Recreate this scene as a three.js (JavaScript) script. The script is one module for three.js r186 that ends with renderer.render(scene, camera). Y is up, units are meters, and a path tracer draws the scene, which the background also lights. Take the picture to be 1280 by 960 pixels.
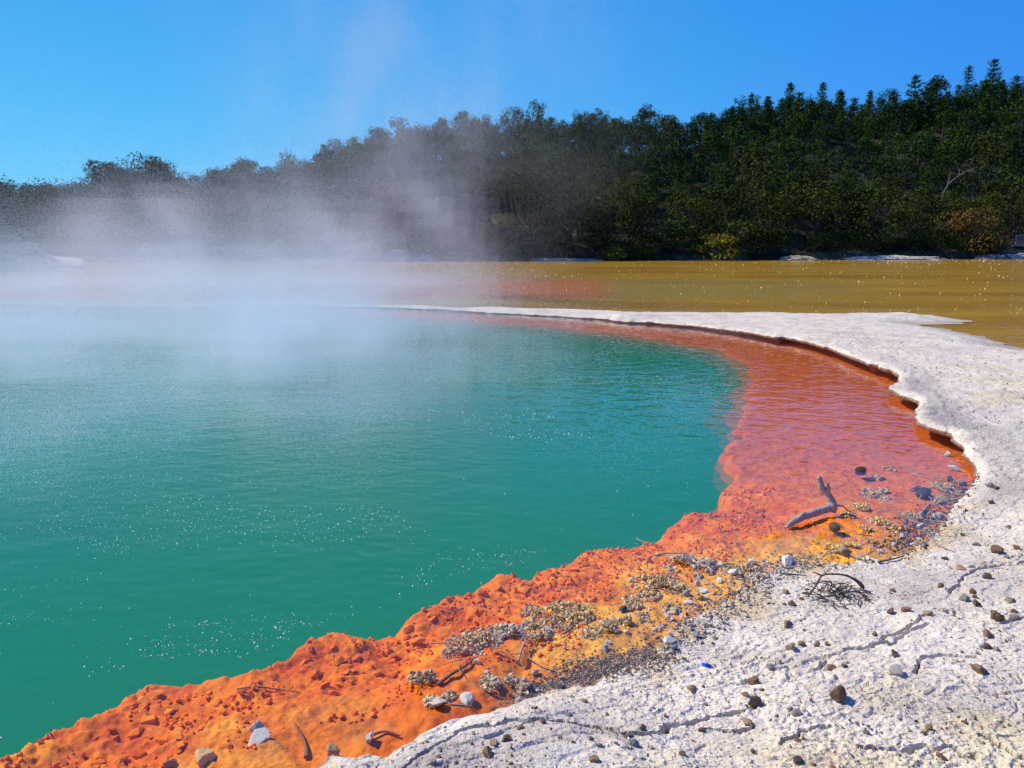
import * as THREE from 'three';
import { mergeGeometries, mergeVertices, toCreasedNormals } from 'three/addons/utils/BufferGeometryUtils.js';
import { ImprovedNoise } from 'three/addons/math/ImprovedNoise.js';
import { ConvexGeometry } from 'three/addons/geometries/ConvexGeometry.js';

const sm = (a, b, x) => { x = Math.min(1, Math.max(0, (x - a) / (b - a))); return x * x * (3 - 2 * x); };
const mix = (a, b, t) => a + (b - a) * t;

// ---------------------------------------------------------------- camera, sky, sun, exposure
const scene = new THREE.Scene();
const camera = new THREE.PerspectiveCamera(52.657, 4 / 3, 0.05, 3000);
camera.position.set(0, 1.7, 0);
camera.rotation.x = -0.1755;

const sunDir = new THREE.Vector3(-0.64, 0.72, -0.25).normalize();
{
  const w = 512, h = 256, data = new Float32Array(w * h * 4), d = new THREE.Vector3();
  for (let j = 0; j < h; j++) for (let i = 0; i < w; i++) {
    const lat = ((j + 0.5) / h - 0.5) * Math.PI, lon = ((i + 0.5) / w - 0.5) * 2 * Math.PI;
    d.set(Math.cos(lat) * Math.cos(lon), Math.sin(lat), Math.cos(lat) * Math.sin(lon));
    const up = Math.max(0, d.y), g = Math.max(0, d.dot(sunDir)), side = sm(-.45, .75, d.dot(sunDir)), k = (i + j * w) * 4;
    // pale over the horizon and towards the sun, deep blue overhead
    const halo = .10 * Math.pow(g, 8) + .5 * Math.pow(g, 70);
    const r = mix(.010, mix(.055, .25, side), Math.exp(-up * 6)) + halo;
    const gg = mix(.055, mix(.30, .74, side), Math.exp(-up * 2.7)) + halo;
    const b = mix(.30, mix(.98, 1.06, side), Math.exp(-up * 1.0)) + halo * .9;
    data[k] = r; data[k + 1] = gg; data[k + 2] = b; data[k + 3] = 1;
  }
  const t = new THREE.DataTexture(data, w, h, THREE.RGBAFormat, THREE.FloatType);
  t.mapping = THREE.EquirectangularReflectionMapping; t.magFilter = t.minFilter = THREE.LinearFilter;
  t.colorSpace = THREE.LinearSRGBColorSpace; t.needsUpdate = true;
  scene.background = t; scene.environment = t;
}
const sun = new THREE.DirectionalLight(new THREE.Color().setRGB(1, 0.92, 0.77), 5);
sun.name = 'sun'; sun.position.copy(sunDir).multiplyScalar(200); scene.add(sun, sun.target);
sun.castShadow = true; sun.shadow.mapSize.set(4096, 4096);
Object.assign(sun.shadow.camera, { left: -140, right: 140, top: 140, bottom: -140, near: 1, far: 500 });

const renderer = new THREE.WebGLRenderer({ antialias: true });
renderer.setSize(1024, 768);
renderer.toneMapping = THREE.LinearToneMapping;
renderer.toneMappingExposure = 1;
renderer.shadowMap.enabled = true;

// ---------------------------------------------------------------- helpers
function rng(seed) { let s = seed | 0; return () => { s = (s + 0x6d2b79f5) | 0; let t = Math.imul(s ^ (s >>> 15), 1 | s); t = (t + Math.imul(t ^ (t >>> 7), 61 | t)) ^ t; return ((t ^ (t >>> 14)) >>> 0) / 4294967296; }; }
const hash = (i, j, k = 0) => { let n = Math.imul(i, 374761393) ^ Math.imul(j, 668265263) ^ Math.imul(k, 2147483647 ^ 0x5bd1e995); n = Math.imul(n ^ (n >>> 13), 1274126177); n ^= n >>> 16; n = Math.imul(n, 0x7feb352d); return ((n ^ (n >>> 15)) >>> 0) / 4294967296; };
const clamp = (x, a = 0, b = 1) => Math.min(b, Math.max(a, x));
function noise(x, y, s = 0, per = 0) {                       // smooth value noise in -1..1, optionally tiling
  let i = Math.floor(x), j = Math.floor(y); const fx = x - i, fy = y - j;
  let i1 = i + 1, j1 = j + 1;
  if (per) { i = ((i % per) + per) % per; j = ((j % per) + per) % per; i1 = (((i1 % per) + per) % per); j1 = (((j1 % per) + per) % per); }
  const u = fx * fx * fx * (fx * (fx * 6 - 15) + 10), v = fy * fy * fy * (fy * (fy * 6 - 15) + 10);
  const a = hash(i, j, s), b = hash(i1, j, s), c = hash(i, j1, s), d = hash(i1, j1, s);
  return (a + (b - a) * u + (c - a) * v + (a - b - c + d) * u * v) * 2 - 1;
}
function fbm(x, y, o = 4, s = 0, per = 0) { let a = 0, w = 0.5, f = 1; for (let k = 0; k < o; k++) { a += w * noise(x * f, y * f, s + k, per ? per * f : 0); w *= 0.5; f *= 2; } return a; }
function noise3(x, y, z, s = 0) { const k = Math.floor(z), f = z - k, u = f * f * (3 - 2 * f); return mix(noise(x, y, s + k * 7), noise(x, y, s + (k + 1) * 7), u); }
function cells(x, y, s = 0) {                                // nearest and second-nearest cell distance, id of the nearest
  const i = Math.floor(x), j = Math.floor(y); let f1 = 9, f2 = 9, id = 0;
  for (let a = -1; a < 2; a++) for (let b = -1; b < 2; b++) {
    const p = i + a, q = j + b, dx = p + 0.15 + 0.7 * hash(p, q, s) - x, dy = q + 0.15 + 0.7 * hash(p, q, s + 1) - y, d = Math.sqrt(dx * dx + dy * dy);
    if (d < f1) { f2 = f1; f1 = d; id = hash(p, q, s + 2); } else if (d < f2) f2 = d;
  }
  return [f1, f2, id];
}
const taken = {};
function numbered(n) { const k = taken[n] = (taken[n] ?? -1) + 1; return k ? n + '_' + String(k).padStart(3, '0') : n; }
function tag(o, label, category, group, kind) { o.userData.label = label; o.userData.category = category; if (group) o.userData.group = group; if (kind) o.userData.kind = kind; return o; }
function lit(o) { o.traverse((m) => { if (m.isMesh) { m.castShadow = true; m.receiveShadow = true; } }); return o; }
function part(name, geometry, material, parent) { const m = new THREE.Mesh(geometry, material); m.name = name; m.castShadow = m.receiveShadow = true; parent.add(m); return m; }
function thing(name, geometry, material) { const m = new THREE.Mesh(geometry, material); m.name = numbered(name); m.castShadow = m.receiveShadow = true; scene.add(m); return m; }
function base(name, x = 0, y = 0, z = 0) { const g = new THREE.Group(); g.name = numbered(name); g.position.set(x, y, z); scene.add(g); return g; }
const rgb = (r, g, b) => new THREE.Color().setRGB(r, g, b);
const mat = (c, roughness = 0.9, more = {}) => new THREE.MeshPhysicalMaterial({ color: rgb(...c), roughness, ...more });

// tapered tube along points
function limb(points, radii, sides = 7, bumpy = 0, seed = 1) {
  const pos = [], uvs = [], idx = [], n = points.length, P = points.map((p) => new THREE.Vector3(...p)), t = new THREE.Vector3(), a = new THREE.Vector3(), b = new THREE.Vector3();
  for (let i = 0; i < n; i++) {
    t.subVectors(P[Math.min(n - 1, i + 1)], P[Math.max(0, i - 1)]).normalize();
    if (i === 0) { a.set(0, 1, 0); if (Math.abs(t.y) > 0.8) a.set(1, 0, 0); }
    a.addScaledVector(t, -a.dot(t)).normalize(); b.crossVectors(t, a);
    for (let k = 0; k < sides; k++) {
      uvs.push(k / sides * .25, i * .04); const w = k / sides * Math.PI * 2, r = radii[i] * (1 + bumpy * (hash(i, k, seed) - 0.5));
      pos.push(P[i].x + (a.x * Math.cos(w) + b.x * Math.sin(w)) * r, P[i].y + (a.y * Math.cos(w) + b.y * Math.sin(w)) * r, P[i].z + (a.z * Math.cos(w) + b.z * Math.sin(w)) * r);
    }
  }
  for (let i = 0; i < n - 1; i++) for (let k = 0; k < sides; k++) { const p = i * sides + k, q = i * sides + (k + 1) % sides; idx.push(p, q, p + sides, q, q + sides, p + sides); }
  for (const [r, f] of [[0, 1], [n - 1, -1]]) { const c = pos.length / 3; pos.push(P[r].x, P[r].y, P[r].z); uvs.push(.1, r * .04); for (let k = 0; k < sides; k++) { const p = r * sides + k, q = r * sides + (k + 1) % sides; f > 0 ? idx.push(c, q, p) : idx.push(c, p, q); } }
  const g = new THREE.BufferGeometry(); g.setAttribute('position', new THREE.Float32BufferAttribute(pos, 3)); g.setAttribute('uv', new THREE.Float32BufferAttribute(uvs, 2)); g.setIndex(idx); g.computeVertexNormals(); return g;
}
function smoothPath(pts, n) { return new THREE.CatmullRomCurve3(pts.map((p) => new THREE.Vector3(...p))).getPoints(n).map((v) => [v.x, v.y, v.z]); }

// chip of unit size, a few flat faces
function chipGeometry(seed, flat = 0.75, n = 13) {
  const r = rng(seed), pts = [];
  for (let i = 0; i < n; i++) { const y = r() * 2 - 1, w = r() * Math.PI * 2, c = Math.sqrt(1 - y * y), k = 0.82 + 0.36 * r(); pts.push(new THREE.Vector3(c * Math.cos(w) * 0.5 * k, y * 0.5 * flat * k, c * Math.sin(w) * 0.42 * k)); }
  const g = new ConvexGeometry(pts); g.deleteAttribute('uv'); return g;
}
// stone of unit size: broken faces with worn edges and a pitted skin
function stoneGeometry(seed, flat = 0.75, detail = 4) {
  const r = rng(seed), planes = [], g = mergeVertices(new THREE.IcosahedronGeometry(1, detail).deleteAttribute('normal').deleteAttribute('uv')), p = g.attributes.position, v = new THREE.Vector3();
  for (let i = 0; i < 9; i++) { const y = r() * 2 - 1, w = r() * Math.PI * 2, c = Math.sqrt(1 - y * y); planes.push([c * Math.cos(w), y, c * Math.sin(w), .28 + .17 * r()]); }
  for (let i = 0; i < p.count; i++) {
    v.fromBufferAttribute(p, i).normalize(); let k = .62;
    for (const [a, b, c, h] of planes) { const d = a * v.x + b * v.y + c * v.z; if (d > .05) k = Math.min(k, h / d); }
    k *= 1 + .07 * noise3(v.x * 3, v.y * 3, v.z * 3, seed) + .07 * noise3(v.x * 9, v.y * 9, v.z * 9, seed + 9);
    p.setXYZ(i, v.x * k, v.y * k * flat, v.z * k * .86);
  }
  return toCreasedNormals(g, .42);
}
// textures -------------------------------------------------------
function texture(n, fn, srgb) {
  const d = new Uint8Array(n * n * 4);
  for (let j = 0; j < n; j++) for (let i = 0; i < n; i++) { const c = fn(i / n, j / n), k = (i + j * n) * 4; d[k] = clamp(c[0]) * 255; d[k + 1] = clamp(c[1]) * 255; d[k + 2] = clamp(c[2]) * 255; d[k + 3] = 255; }
  const t = new THREE.DataTexture(d, n, n); t.wrapS = t.wrapT = THREE.RepeatWrapping; t.magFilter = THREE.LinearFilter; t.minFilter = THREE.LinearMipmapLinearFilter; t.generateMipmaps = true;
  if (srgb) t.colorSpace = THREE.SRGBColorSpace; t.needsUpdate = true; return t;
}
// ---------------------------------------------------------------- the shore lines, in metres (x, z); rim points also give the height of the ledge
const rim = [[-26.406,-24.72,0.05],[-21.009,-24.347,0.05],[-15.543,-23.632,0.05],[-10.385,-22.958,0.05],[-7.215,-22.636,0.05],[-4.788,-22.168,0.05],[-3.107,-21.573,0.05],[-1.719,-20.872,0.05],[-0.411,-19.966,0.06],[1.169,-18.897,0.07],[2.218,-17.924,0.08],[3.165,-17.035,0.09],[3.979,-16.051,0.1],[4.474,-14.92,0.12],[4.884,-13.873,0.13],[5.059,-12.839,0.14],[5.009,-11.473,0.15],[4.989,-10.646,0.15],[4.844,-9.73,0.15],[4.694,-9.358,0.14],[4.387,-8.745,0.14],[4.337,-8.352,0.13],[4.311,-8.033,0.13],[4.07,-7.615,0.13],[3.825,-7.096,0.13],[3.807,-6.797,0.13],[3.891,-6.641,0.13],[3.711,-6.306,0.12],[3.61,-5.956,0.11],[3.547,-5.689,0.1],[3.339,-5.386,0.09],[3.104,-5.075,0.07],[2.87,-4.803,0.05],[2.662,-4.562,0.04],[2.423,-4.294,0.03],[2.213,-4.079,0.02],[2.035,-3.968,0.02],[1.947,-4.012,0.02],[1.814,-3.957,0.02],[1.698,-3.99,0.02],[1.543,-3.925,0.02],[1.433,-3.915,0.02],[1.314,-3.812,0.02],[1.199,-3.638,0.02],[1.068,-3.488,0.02],[0.933,-3.38,0.02],[0.799,-3.278,0.02],[0.682,-3.204,0.02],[0.624,-3.118,0.02],[0.616,-3.037,0.02],[0.522,-2.917,0.03],[0.376,-2.793,0.04],[0.246,-2.731,0.05],[0.121,-2.693,0.06],[0,-2.649,0.07],[-0.115,-2.555,0.09],[-0.223,-2.462,0.1],[-0.324,-2.38,0.1],[-0.396,-2.319,0.1],[-0.449,-2.288,0.09],[-0.525,-2.298,0.08],[-0.601,-2.339,0.06],[-0.642,-2.291,0.05],[-0.679,-2.232,0.05],[-0.775,-2.093,0.05],[-0.955,-1.846,0.05]];
const poolPoly = [...rim, [-6, -0.4, .05], [-80, 6, .05], [-80, -26, .05]];
const rear = [[-26.213,-24.528],[-20.867,-24.171],[-15.454,-23.487],[-10.406,-22.998],[-7.312,-22.934],[-5.008,-23.191],[-2.819,-22.839],[-0.45,-21.845],[1.295,-20.959],[3.722,-20.068],[5.281,-19.709],[7.356,-19.827],[9.511,-20.068],[10.562,-19.709],[10.433,-17.793],[9.866,-17.054],[9.019,-16.622],[9.036,-15.594],[8.856,-14.361],[8.767,-12.986],[8.978,-11.038],[10.64,-9.587]];
const lakePoly = [...rear, [60, -9], [300, -9], [300, -160], [-300, -160], [-300, -26]];
const deepPoly = [[-26.034,-24.35],[-15.371,-23.35],[-10.29,-22.727],[-4.724,-21.853],[-2.57,-20.785],[-0.808,-19.586],[0.756,-18.316],[2.091,-16.855],[3.07,-15.607],[3.788,-14.041],[3.81,-12.286],[3.441,-10.842],[2.851,-9.31],[2.342,-7.758],[2.027,-6.925],[1.887,-6.539],[1.799,-6.055],[1.577,-5.521],[1.445,-5.053],[1.271,-4.898],[1.094,-4.809],[0.789,-4.534],[0.573,-4.383],[0.266,-4.053],[0.042,-3.861],[-0.119,-3.881],[-0.292,-3.795],[-0.404,-3.659],[-0.55,-3.549],[-0.71,-3.36],[-0.847,-3.337],[-0.951,-3.148],[-1.057,-3.039],[-1.185,-3.014],[-1.342,-2.984],[-1.51,-2.948],[-1.633,-2.834],[-1.711,-2.586],[-1.79,-2.457],[-1.885,-2.259],[-2.182,-1.966],[-8,-0.6],[-80,4],[-80,-25]];
const cracks = [[[-0.43,-2.192],[-0.36,-2.327],[-0.33,-2.411],[-0.231,-2.543],[-0.059,-2.621],[0.12,-2.651],[0.297,-2.621],[0.451,-2.562],[0.627,-2.641],[0.799,-2.725],[0.978,-2.808],[1.205,-2.995],[1.489,-3.191],[1.683,-3.302],[1.931,-3.428],[2.059,-3.512]],[[0.985,-2.51],[1.086,-2.591],[1.212,-2.626]],[[1.638,-2.926],[1.747,-3.04],[1.903,-3.107],[1.998,-3.08]],[[1.667,-2.505],[1.715,-2.469],[1.77,-2.403]],[[2.099,-3.6],[2.163,-3.504],[2.285,-3.388],[2.483,-3.461]],[[1.698,-3.242],[1.883,-3.372],[1.989,-3.396]],[[0.714,-2.631],[0.828,-2.611],[0.929,-2.651]],[[1.259,-2.455],[1.383,-2.424],[1.518,-2.469],[1.596,-2.433]],[[2.326,-3.827],[2.533,-4.037],[2.712,-4.151],[2.946,-4.198]]].map((l) => l.map(([x, z]) => [x * .92, z * .92]));

function signed(poly) {          // signed distance (inside positive), with the third value of the nearest edge point
  const n = poly.length, A = Float64Array.from(poly.flatMap((p) => [p[0], p[1], p[2] ?? 0]));
  return (x, z, out) => {
    let best = 1e18, inside = false, val = 0;
    for (let i = 0, j = n - 1; i < n; j = i++) {
      const ax = A[j * 3], az = A[j * 3 + 1], bx = A[i * 3], bz = A[i * 3 + 1], ex = bx - ax, ez = bz - az, px = x - ax, pz = z - az;
      if ((az > z) !== (bz > z) && x < ax + (z - az) / ez * ex) inside = !inside;
      let t = (px * ex + pz * ez) / (ex * ex + ez * ez); t = t < 0 ? 0 : t > 1 ? 1 : t;
      const dx = px - t * ex, dz = pz - t * ez, d = dx * dx + dz * dz;
      if (d < best) { best = d; val = A[j * 3 + 2] * (1 - t) + A[i * 3 + 2] * t; }
    }
    if (out) out.v = val;
    return inside ? Math.sqrt(best) : -Math.sqrt(best);
  };
}
const SIDE = { v: 0 };
function crackDistance(x, z) {
  let best = 1e9;
  for (const l of cracks) for (let i = 1; i < l.length; i++) {
    const [ax, az] = l[i - 1], ex = l[i][0] - ax, ez = l[i][1] - az, t = clamp(((x - ax) * ex + (z - az) * ez) / (ex * ex + ez * ez)), dx = x - ax - t * ex, dz = z - az - t * ez;
    const q = dx * dx + dz * dz; if (q < best) { best = q; SIDE.v = ex * dz - ez * dx; }
  }
  return Math.sqrt(best);
}
const sdPool0 = signed(poolPoly), sdLake0 = signed(lakePoly), sdDeep0 = signed(deepPoly), RIM = { v: 0 };
function warped(x, z, f) {                                    // shores wander at several scales; coarser far away
  const far = clamp((-z - 4) / 14), a1 = mix(.035, .12, far), f1 = mix(4.5, 1.5, far), a2 = mix(.014, .04, far), f2 = mix(17, 6, far);
  return [x + a1 * noise(x * f1, z * f1, 31) + a2 * noise(x * f2, z * f2, 32), z + a1 * noise(x * f1, z * f1, 33) + a2 * noise(x * f2, z * f2, 34)];
}
const sdPool = (x, z, o) => { const [a, b] = warped(x, z); return sdPool0(a, b, o); };
const sdLake = (x, z) => { const f = .5; return sdLake0(x + .25 * noise(x * f, z * f * 3, 35) + .1 * noise(x * 2, z * 4, 37), z + .35 * noise(x * .7, z * .7, 36) + .1 * noise(x * 2.5, z * 5, 38)); };
const sdDeep = (x, z) => { const n = .07 * noise(x * 2.6, z * 2.6, 41) + .04 * noise(x * 7, z * 7, 42) + .018 * noise(x * 18, z * 18, 43); const m = .07 * noise(x * 2.6, z * 2.6, 44) + .04 * noise(x * 7, z * 7, 45); return sdDeep0(x + n, z + m); };

// mesh over a fan of rows whose spacing grows with distance, cut along inside(x, z) = 0
function fan({ d0, d1, step, split = 1e9, farStep = step, u0, u1, du, inside, height, color, edge }) {
  const n0 = split < d1 ? Math.ceil(Math.log(split / d0) / step) : 1e9, rows = n0 < 1e9 ? n0 + Math.ceil(Math.log(d1 / split) / farStep) : Math.ceil(Math.log(d1 / d0) / step), rowAt = (i) => i <= n0 ? d0 * Math.exp(step * i) : d0 * Math.exp(step * n0 + farStep * (i - n0)), cols = Math.ceil((u1 - u0) / du), W = cols + 1, n = (rows + 1) * W;
  const X = new Float64Array(n), Z = new Float64Array(n), D = new Float32Array(n);
  for (let i = 0; i <= rows; i++) for (let j = 0; j <= cols; j++) {
    const k = i * W + j, d = rowAt(i + .35 * (hash(i, j, 5) - .5)), u = u0 + du * (j + .35 * (hash(i, j, 6) - .5));
    X[k] = u * d; Z[k] = -d; D[k] = inside ? inside(X[k], Z[k]) : 1;
  }
  const at = new Int32Array(n).fill(-1), pos = [], col = [], uv = [], idx = [], cuts = new Map(), rimSegs = [];
  const add = (x, z) => { const c = color ? color(x, z) : null; pos.push(x, height(x, z), z); if (c) col.push(c[0], c[1], c[2]); uv.push(x, -z); return pos.length / 3 - 1; };
  const vert = (k) => at[k] < 0 ? (at[k] = add(X[k], Z[k])) : at[k];
  const cut = (a, b) => { if (a > b) [a, b] = [b, a]; const key = a * n + b; let v = cuts.get(key); if (v === undefined) { const t = D[a] / (D[a] - D[b]); v = add(mix(X[a], X[b], t), mix(Z[a], Z[b], t)); cuts.set(key, v); } return v; };
  const tri = (a, b, c) => {
    const s = (D[a] > 0) + (D[b] > 0) + (D[c] > 0);
    if (!s) return;
    if (s === 3) { idx.push(vert(a), vert(b), vert(c)); return; }
    while (s === 1 ? !(D[a] > 0) : D[a] > 0) [a, b, c] = [b, c, a];
    if (s === 1) { const p = cut(a, b), q = cut(a, c); idx.push(vert(a), p, q); rimSegs.push(p, q); }
    else { const p = cut(a, b), q = cut(a, c); idx.push(p, vert(b), vert(c), p, vert(c), q); rimSegs.push(q, p); }
  };
  for (let i = 0; i < rows; i++) for (let j = 0; j < cols; j++) { const a = i * W + j, b = a + 1, c = a + W, d = c + 1; if ((i + j) & 1) { tri(a, b, d); tri(a, d, c); } else { tri(a, b, c); tri(b, d, c); } }
  const g = new THREE.BufferGeometry();
  g.setAttribute('position', new THREE.Float32BufferAttribute(pos, 3)); g.setAttribute('uv', new THREE.Float32BufferAttribute(uv, 2));
  if (col.length) g.setAttribute('color', new THREE.Float32BufferAttribute(col, 3));
  g.setIndex(idx); g.computeVertexNormals();
  if (edge) edge(g, pos, rimSegs);
  return g;
}

// ---------------------------------------------------------------- white sinter terrace
const sinterMap = texture(1024, (u, v) => {
  const a = fbm(u * 8, v * 8, 5, 101, 8), s = noise(u * 128, v * 200, 111, 0), b = fbm(u * 32, v * 48, 4, 121, 0);
  let k = .975 + .07 * a + .04 * b; if (s > .74 && b > .05) k -= .36 * sm(.78, .9, s);
  return [k, k * .985, k * .965];
}, true);
const sinterBump = texture(1024, (u, v) => {
  const wu = u + .012 * noise(u * 10, v * 10, 131, 10), a = 1 - Math.abs(noise(wu * 14, v * 50, 132, 0)), b = 1 - Math.abs(noise(wu * 40, v * 120, 133, 0));
  const [f1, f2] = cells(u * 40, v * 60, 134);
  const k = .34 * Math.pow(a, 1.3) + .3 * b + .25 * fbm(u * 128, v * 128, 3, 135, 128) + .12 * sm(0, .25, f2 - f1) * sm(-.1, .3, noise(u * 7, v * 7, 136, 7));
  return [k, k, k];
});
for (const t of [sinterMap, sinterBump]) t.repeat.set(1 / 1.37, 1 / 1.37);
const sinterMat = new THREE.MeshPhysicalMaterial({ vertexColors: true, map: sinterMap, bumpMap: sinterBump, bumpScale: .015, roughness: .95, specularIntensity: .25 });

const crackAt = (x, z) => crackDistance(x + .03 * noise(x * 6, z * 6, 61) + .014 * noise(x * 19, z * 19, 62) + .005 * noise(x * 60, z * 60, 67), z + .03 * noise(x * 6, z * 6, 63) + .014 * noise(x * 19, z * 19, 64) + .005 * noise(x * 60, z * 60, 68));
const inSinter = (x, z) => -Math.max(sdPool(x, z), sdLake(x, z));
function sinterHeight(x, z) {
  const dp = -sdPool(x, z, RIM), hr = RIM.v, dl = -sdLake(x, z), far = sm(5, 12, -z);
  const low = 1 - sm(.03, .07, hr);                                       // where the shore slips gently into the water
  const hb = .135 + .04 * fbm(x * .45, z * .45, 3, 51);
  let h = mix(hr, hb, sm(0, mix(.45, 1.3, low), dp)) ;
  h -= (1 - low) * .035 * Math.exp(-dp / .035);                            // rounded lip
  h += (.006 * (1 - far) + .012) * fbm(x * 2.2, z * 2.2, 4, 52) * sm(0, .15, dp);
  // thin crusts broken off in steps, following the shore close to it
  const q = (dp < 1.1 ? dp * 5 : 5.5 + (dp - 1.1) * 1.2) + 1.8 * fbm(x * 1.7 + 3, z * 2.3, 4, 53), st = q - Math.floor(q);
  h -= mix(.008, .014, far) * (sm(0, .07, st) - st) * (1 - .45 * low);
  const q2 = 7 * fbm(x * 1.1, z * 1.5, 5, 54), s2 = q2 - Math.floor(q2);
  h -= .007 * (sm(0, .07, s2) - s2);
  // small hairline cracks
  const n1 = Math.abs(fbm(x * 2.6 + .4 * noise(x * 8, z * 8, 55), z * 3.4 + .4 * noise(x * 8, z * 8, 56), 3, 57));
  h -= .012 * (1 - sm(.006, .02, n1)) * sm(-.1, .35, noise(x * 1.5, z * 1.5, 58)) * (1 - far);
  h += (1 - .4 * far) * clamp(.75 + 1.1 * noise(x * 1.6, z * 2.2, 69), .15, 1.5) * (.0035 * noise(x * 31, z * 44, 59) + .003 * noise(x * 70, z * 95, 60));
  if (-z < 7) {
    const c = crackAt(x, z), w = .003 + .0045 * clamp(.5 + noise(x * 4, z * 4, 65));
    const run = sm(-.8, -.2, noise(x * 3, z * 3, 66)); h -= .04 * run * (1 - sm(.0015, .0015 + w, c)); if (SIDE.v < 0) h += .004 * run * Math.exp(-c / .06);
  }
  h = Math.max(h, .006 + .02 * hr);
  return mix(.004, h, sm(0, 1.2, dl));
}
function sinterColor(x, z) {
  const dp = -sdPool(x, z, RIM), hr = RIM.v, dl = -sdLake(x, z), far = sm(7, 13, -z), low = 1 - sm(.03, .07, hr);
  let c = [.745, .675, .575];
  const grey = clamp(.05 + 1.1 * fbm(x * 1.3, z * 1.6, 4, 71)) + (1 - low) * .8 * sm(.05, .16, dp) * (1 - sm(.3, .6, dp)) * (1 - far);
  c = c.map((v, i) => mix(v, [.44, .40, .37][i], clamp(grey * .8)));
  const yel = sm(.05, .5, fbm(x * 1.9 + 9, z * 2.3, 4, 72)) * sm(.25, .8, dp) * (1 - far);
  c = c.map((v, i) => mix(v, [.68, .56, .30][i], yel * .5));
  const brown = sm(.22, .5, fbm(x * 3.7, z * 4.6, 4, 73)) * mix(.35, .55, far);
  c = c.map((v, i) => mix(v, [.34, .26, .18][i], brown * .6));
  if (-z < 7) { const crackDark = (1 - sm(.002, .0055, crackAt(x, z))) * sm(-.8, -.2, noise(x * 3, z * 3, 66)); c = c.map((v, i) => mix(v, [.17, .13, .10][i], crackDark * .85)); }  // crack lines coloured darker brown
  // ochre stain and wet mud where the shore slips into the shallows
  const st = low * (1 - sm(.02, .3 + .15 * noise(x * 4, z * 4, 74), dp)) * sm(-.3, .4, noise(x * 5, z * 5, 75));
  c = c.map((v, i) => mix(v, [.62, .42, .17][i], st * .7));
  const rearWet = 1 - sm(0, .7 + .5 * noise(x * .6, z * 2, 76), dl);
  return c.map((v, i) => mix(v, [.36, .30, .22][i], rearWet * .7));
}
const sinterG = fan({
  d0: 1.5, d1: 46, step: .0019, split: 5, farStep: .0036, u0: -.7, u1: .95, du: .0022, inside: inSinter, height: sinterHeight, color: sinterColor,
  edge: (g, pos, segs) => { g.userData.segs = segs; },
});
const sinter = thing('sinter_terrace', sinterG, sinterMat);
tag(sinter, 'white cracked sinter crust forming the shore round the pool', 'ground', null, 'structure');
{ // the broken face under the rim, undercut by the water
  const p = sinterG.attributes.position.array, segs = sinterG.userData.segs, map = new Map(), pos = [], idx = [], uv = [];
  const column = (i) => {
    if (map.has(i)) return map.get(i);
    const x = p[i * 3], y = p[i * 3 + 1], z = p[i * 3 + 2];
    let r = null;
    if (Math.abs(sdPool(x, z, RIM)) < .03 && RIM.v > .035) {
      const e = .02, gx = sdPool(x + e, z) - sdPool(x - e, z), gz = sdPool(x, z + e) - sdPool(x, z - e), l = Math.hypot(gx, gz) || 1, n = noise(x * 9, z * 9, 81), k = clamp((RIM.v - .03) / .1);
      r = pos.length / 3;
      for (const [dy, out] of [[0, 0], [.25, .012 + .012 * n], [.55, -.02 * k + .015 * n], [.8, -.10 * k], [1.2, -.22 * k], [2.2, -.26 * k]]) { pos.push(x + gx / l * out, y - (y + .05) * dy * .6, z + gz / l * out); uv.push((x + z) * 1, y - dy * .1); }
    }
    map.set(i, r); return r;
  };
  for (let k = 0; k < segs.length; k += 2) { const a = column(segs[k]), b = column(segs[k + 1]); if (a === null || b === null) continue; for (let r = 0; r < 5; r++) idx.push(a + r, b + r, a + r + 1, b + r, b + r + 1, a + r + 1); }
  const g = new THREE.BufferGeometry(); g.setAttribute('position', new THREE.Float32BufferAttribute(pos, 3)); g.setAttribute('uv', new THREE.Float32BufferAttribute(uv, 2)); g.setIndex(idx); g.computeVertexNormals();
  part('ledge_face', g, new THREE.MeshPhysicalMaterial({ color: rgb(.30, .19, .14), roughness: .85, bumpMap: sinterBump, bumpScale: .02, side: THREE.DoubleSide }), sinter);
}

// ---------------------------------------------------------------- orange mineral shelf under the shallow water
const crustBump = texture(1024, (u, v) => { const [f1, f2] = cells(u * 24 + .3 * noise(u * 20, v * 20, 141, 20), v * 24 + .3 * noise(u * 20, v * 20, 142, 20), 143); const k = .12 * sm(0, .6, f2 - f1) * sm(-.2, .4, noise(u * 9, v * 9, 145, 9)) + .45 + .5 * fbm(u * 26, v * 26, 5, 144, 26); return [k, k, k]; });
const crustMap = texture(512, (u, v) => { const a = .97 + .10 * fbm(u * 16, v * 16, 5, 151, 16) + .05 * noise(u * 90, v * 90, 156, 90); return [a, a * a, a * a]; }, true);
for (const t of [crustBump, crustMap]) t.repeat.set(1 / 1.1, 1 / 1.1);
const ridge = [[-0.306,-2.714],[-0.192,-3.142],[0,-3.257],[0.227,-3.42],[0.736,-3.729],[1.252,-3.951]];
function nearRidge(x, z) { let b = 1e9; for (let i = 1; i < ridge.length; i++) { const [ax, az] = ridge[i - 1], ex = ridge[i][0] - ax, ez = ridge[i][1] - az, t = clamp(((x - ax) * ex + (z - az) * ez) / (ex * ex + ez * ez)); b = Math.min(b, Math.hypot(x - ax - t * ex, z - az - t * ez)); } return 1 - sm(.08, .32, b); }
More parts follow.
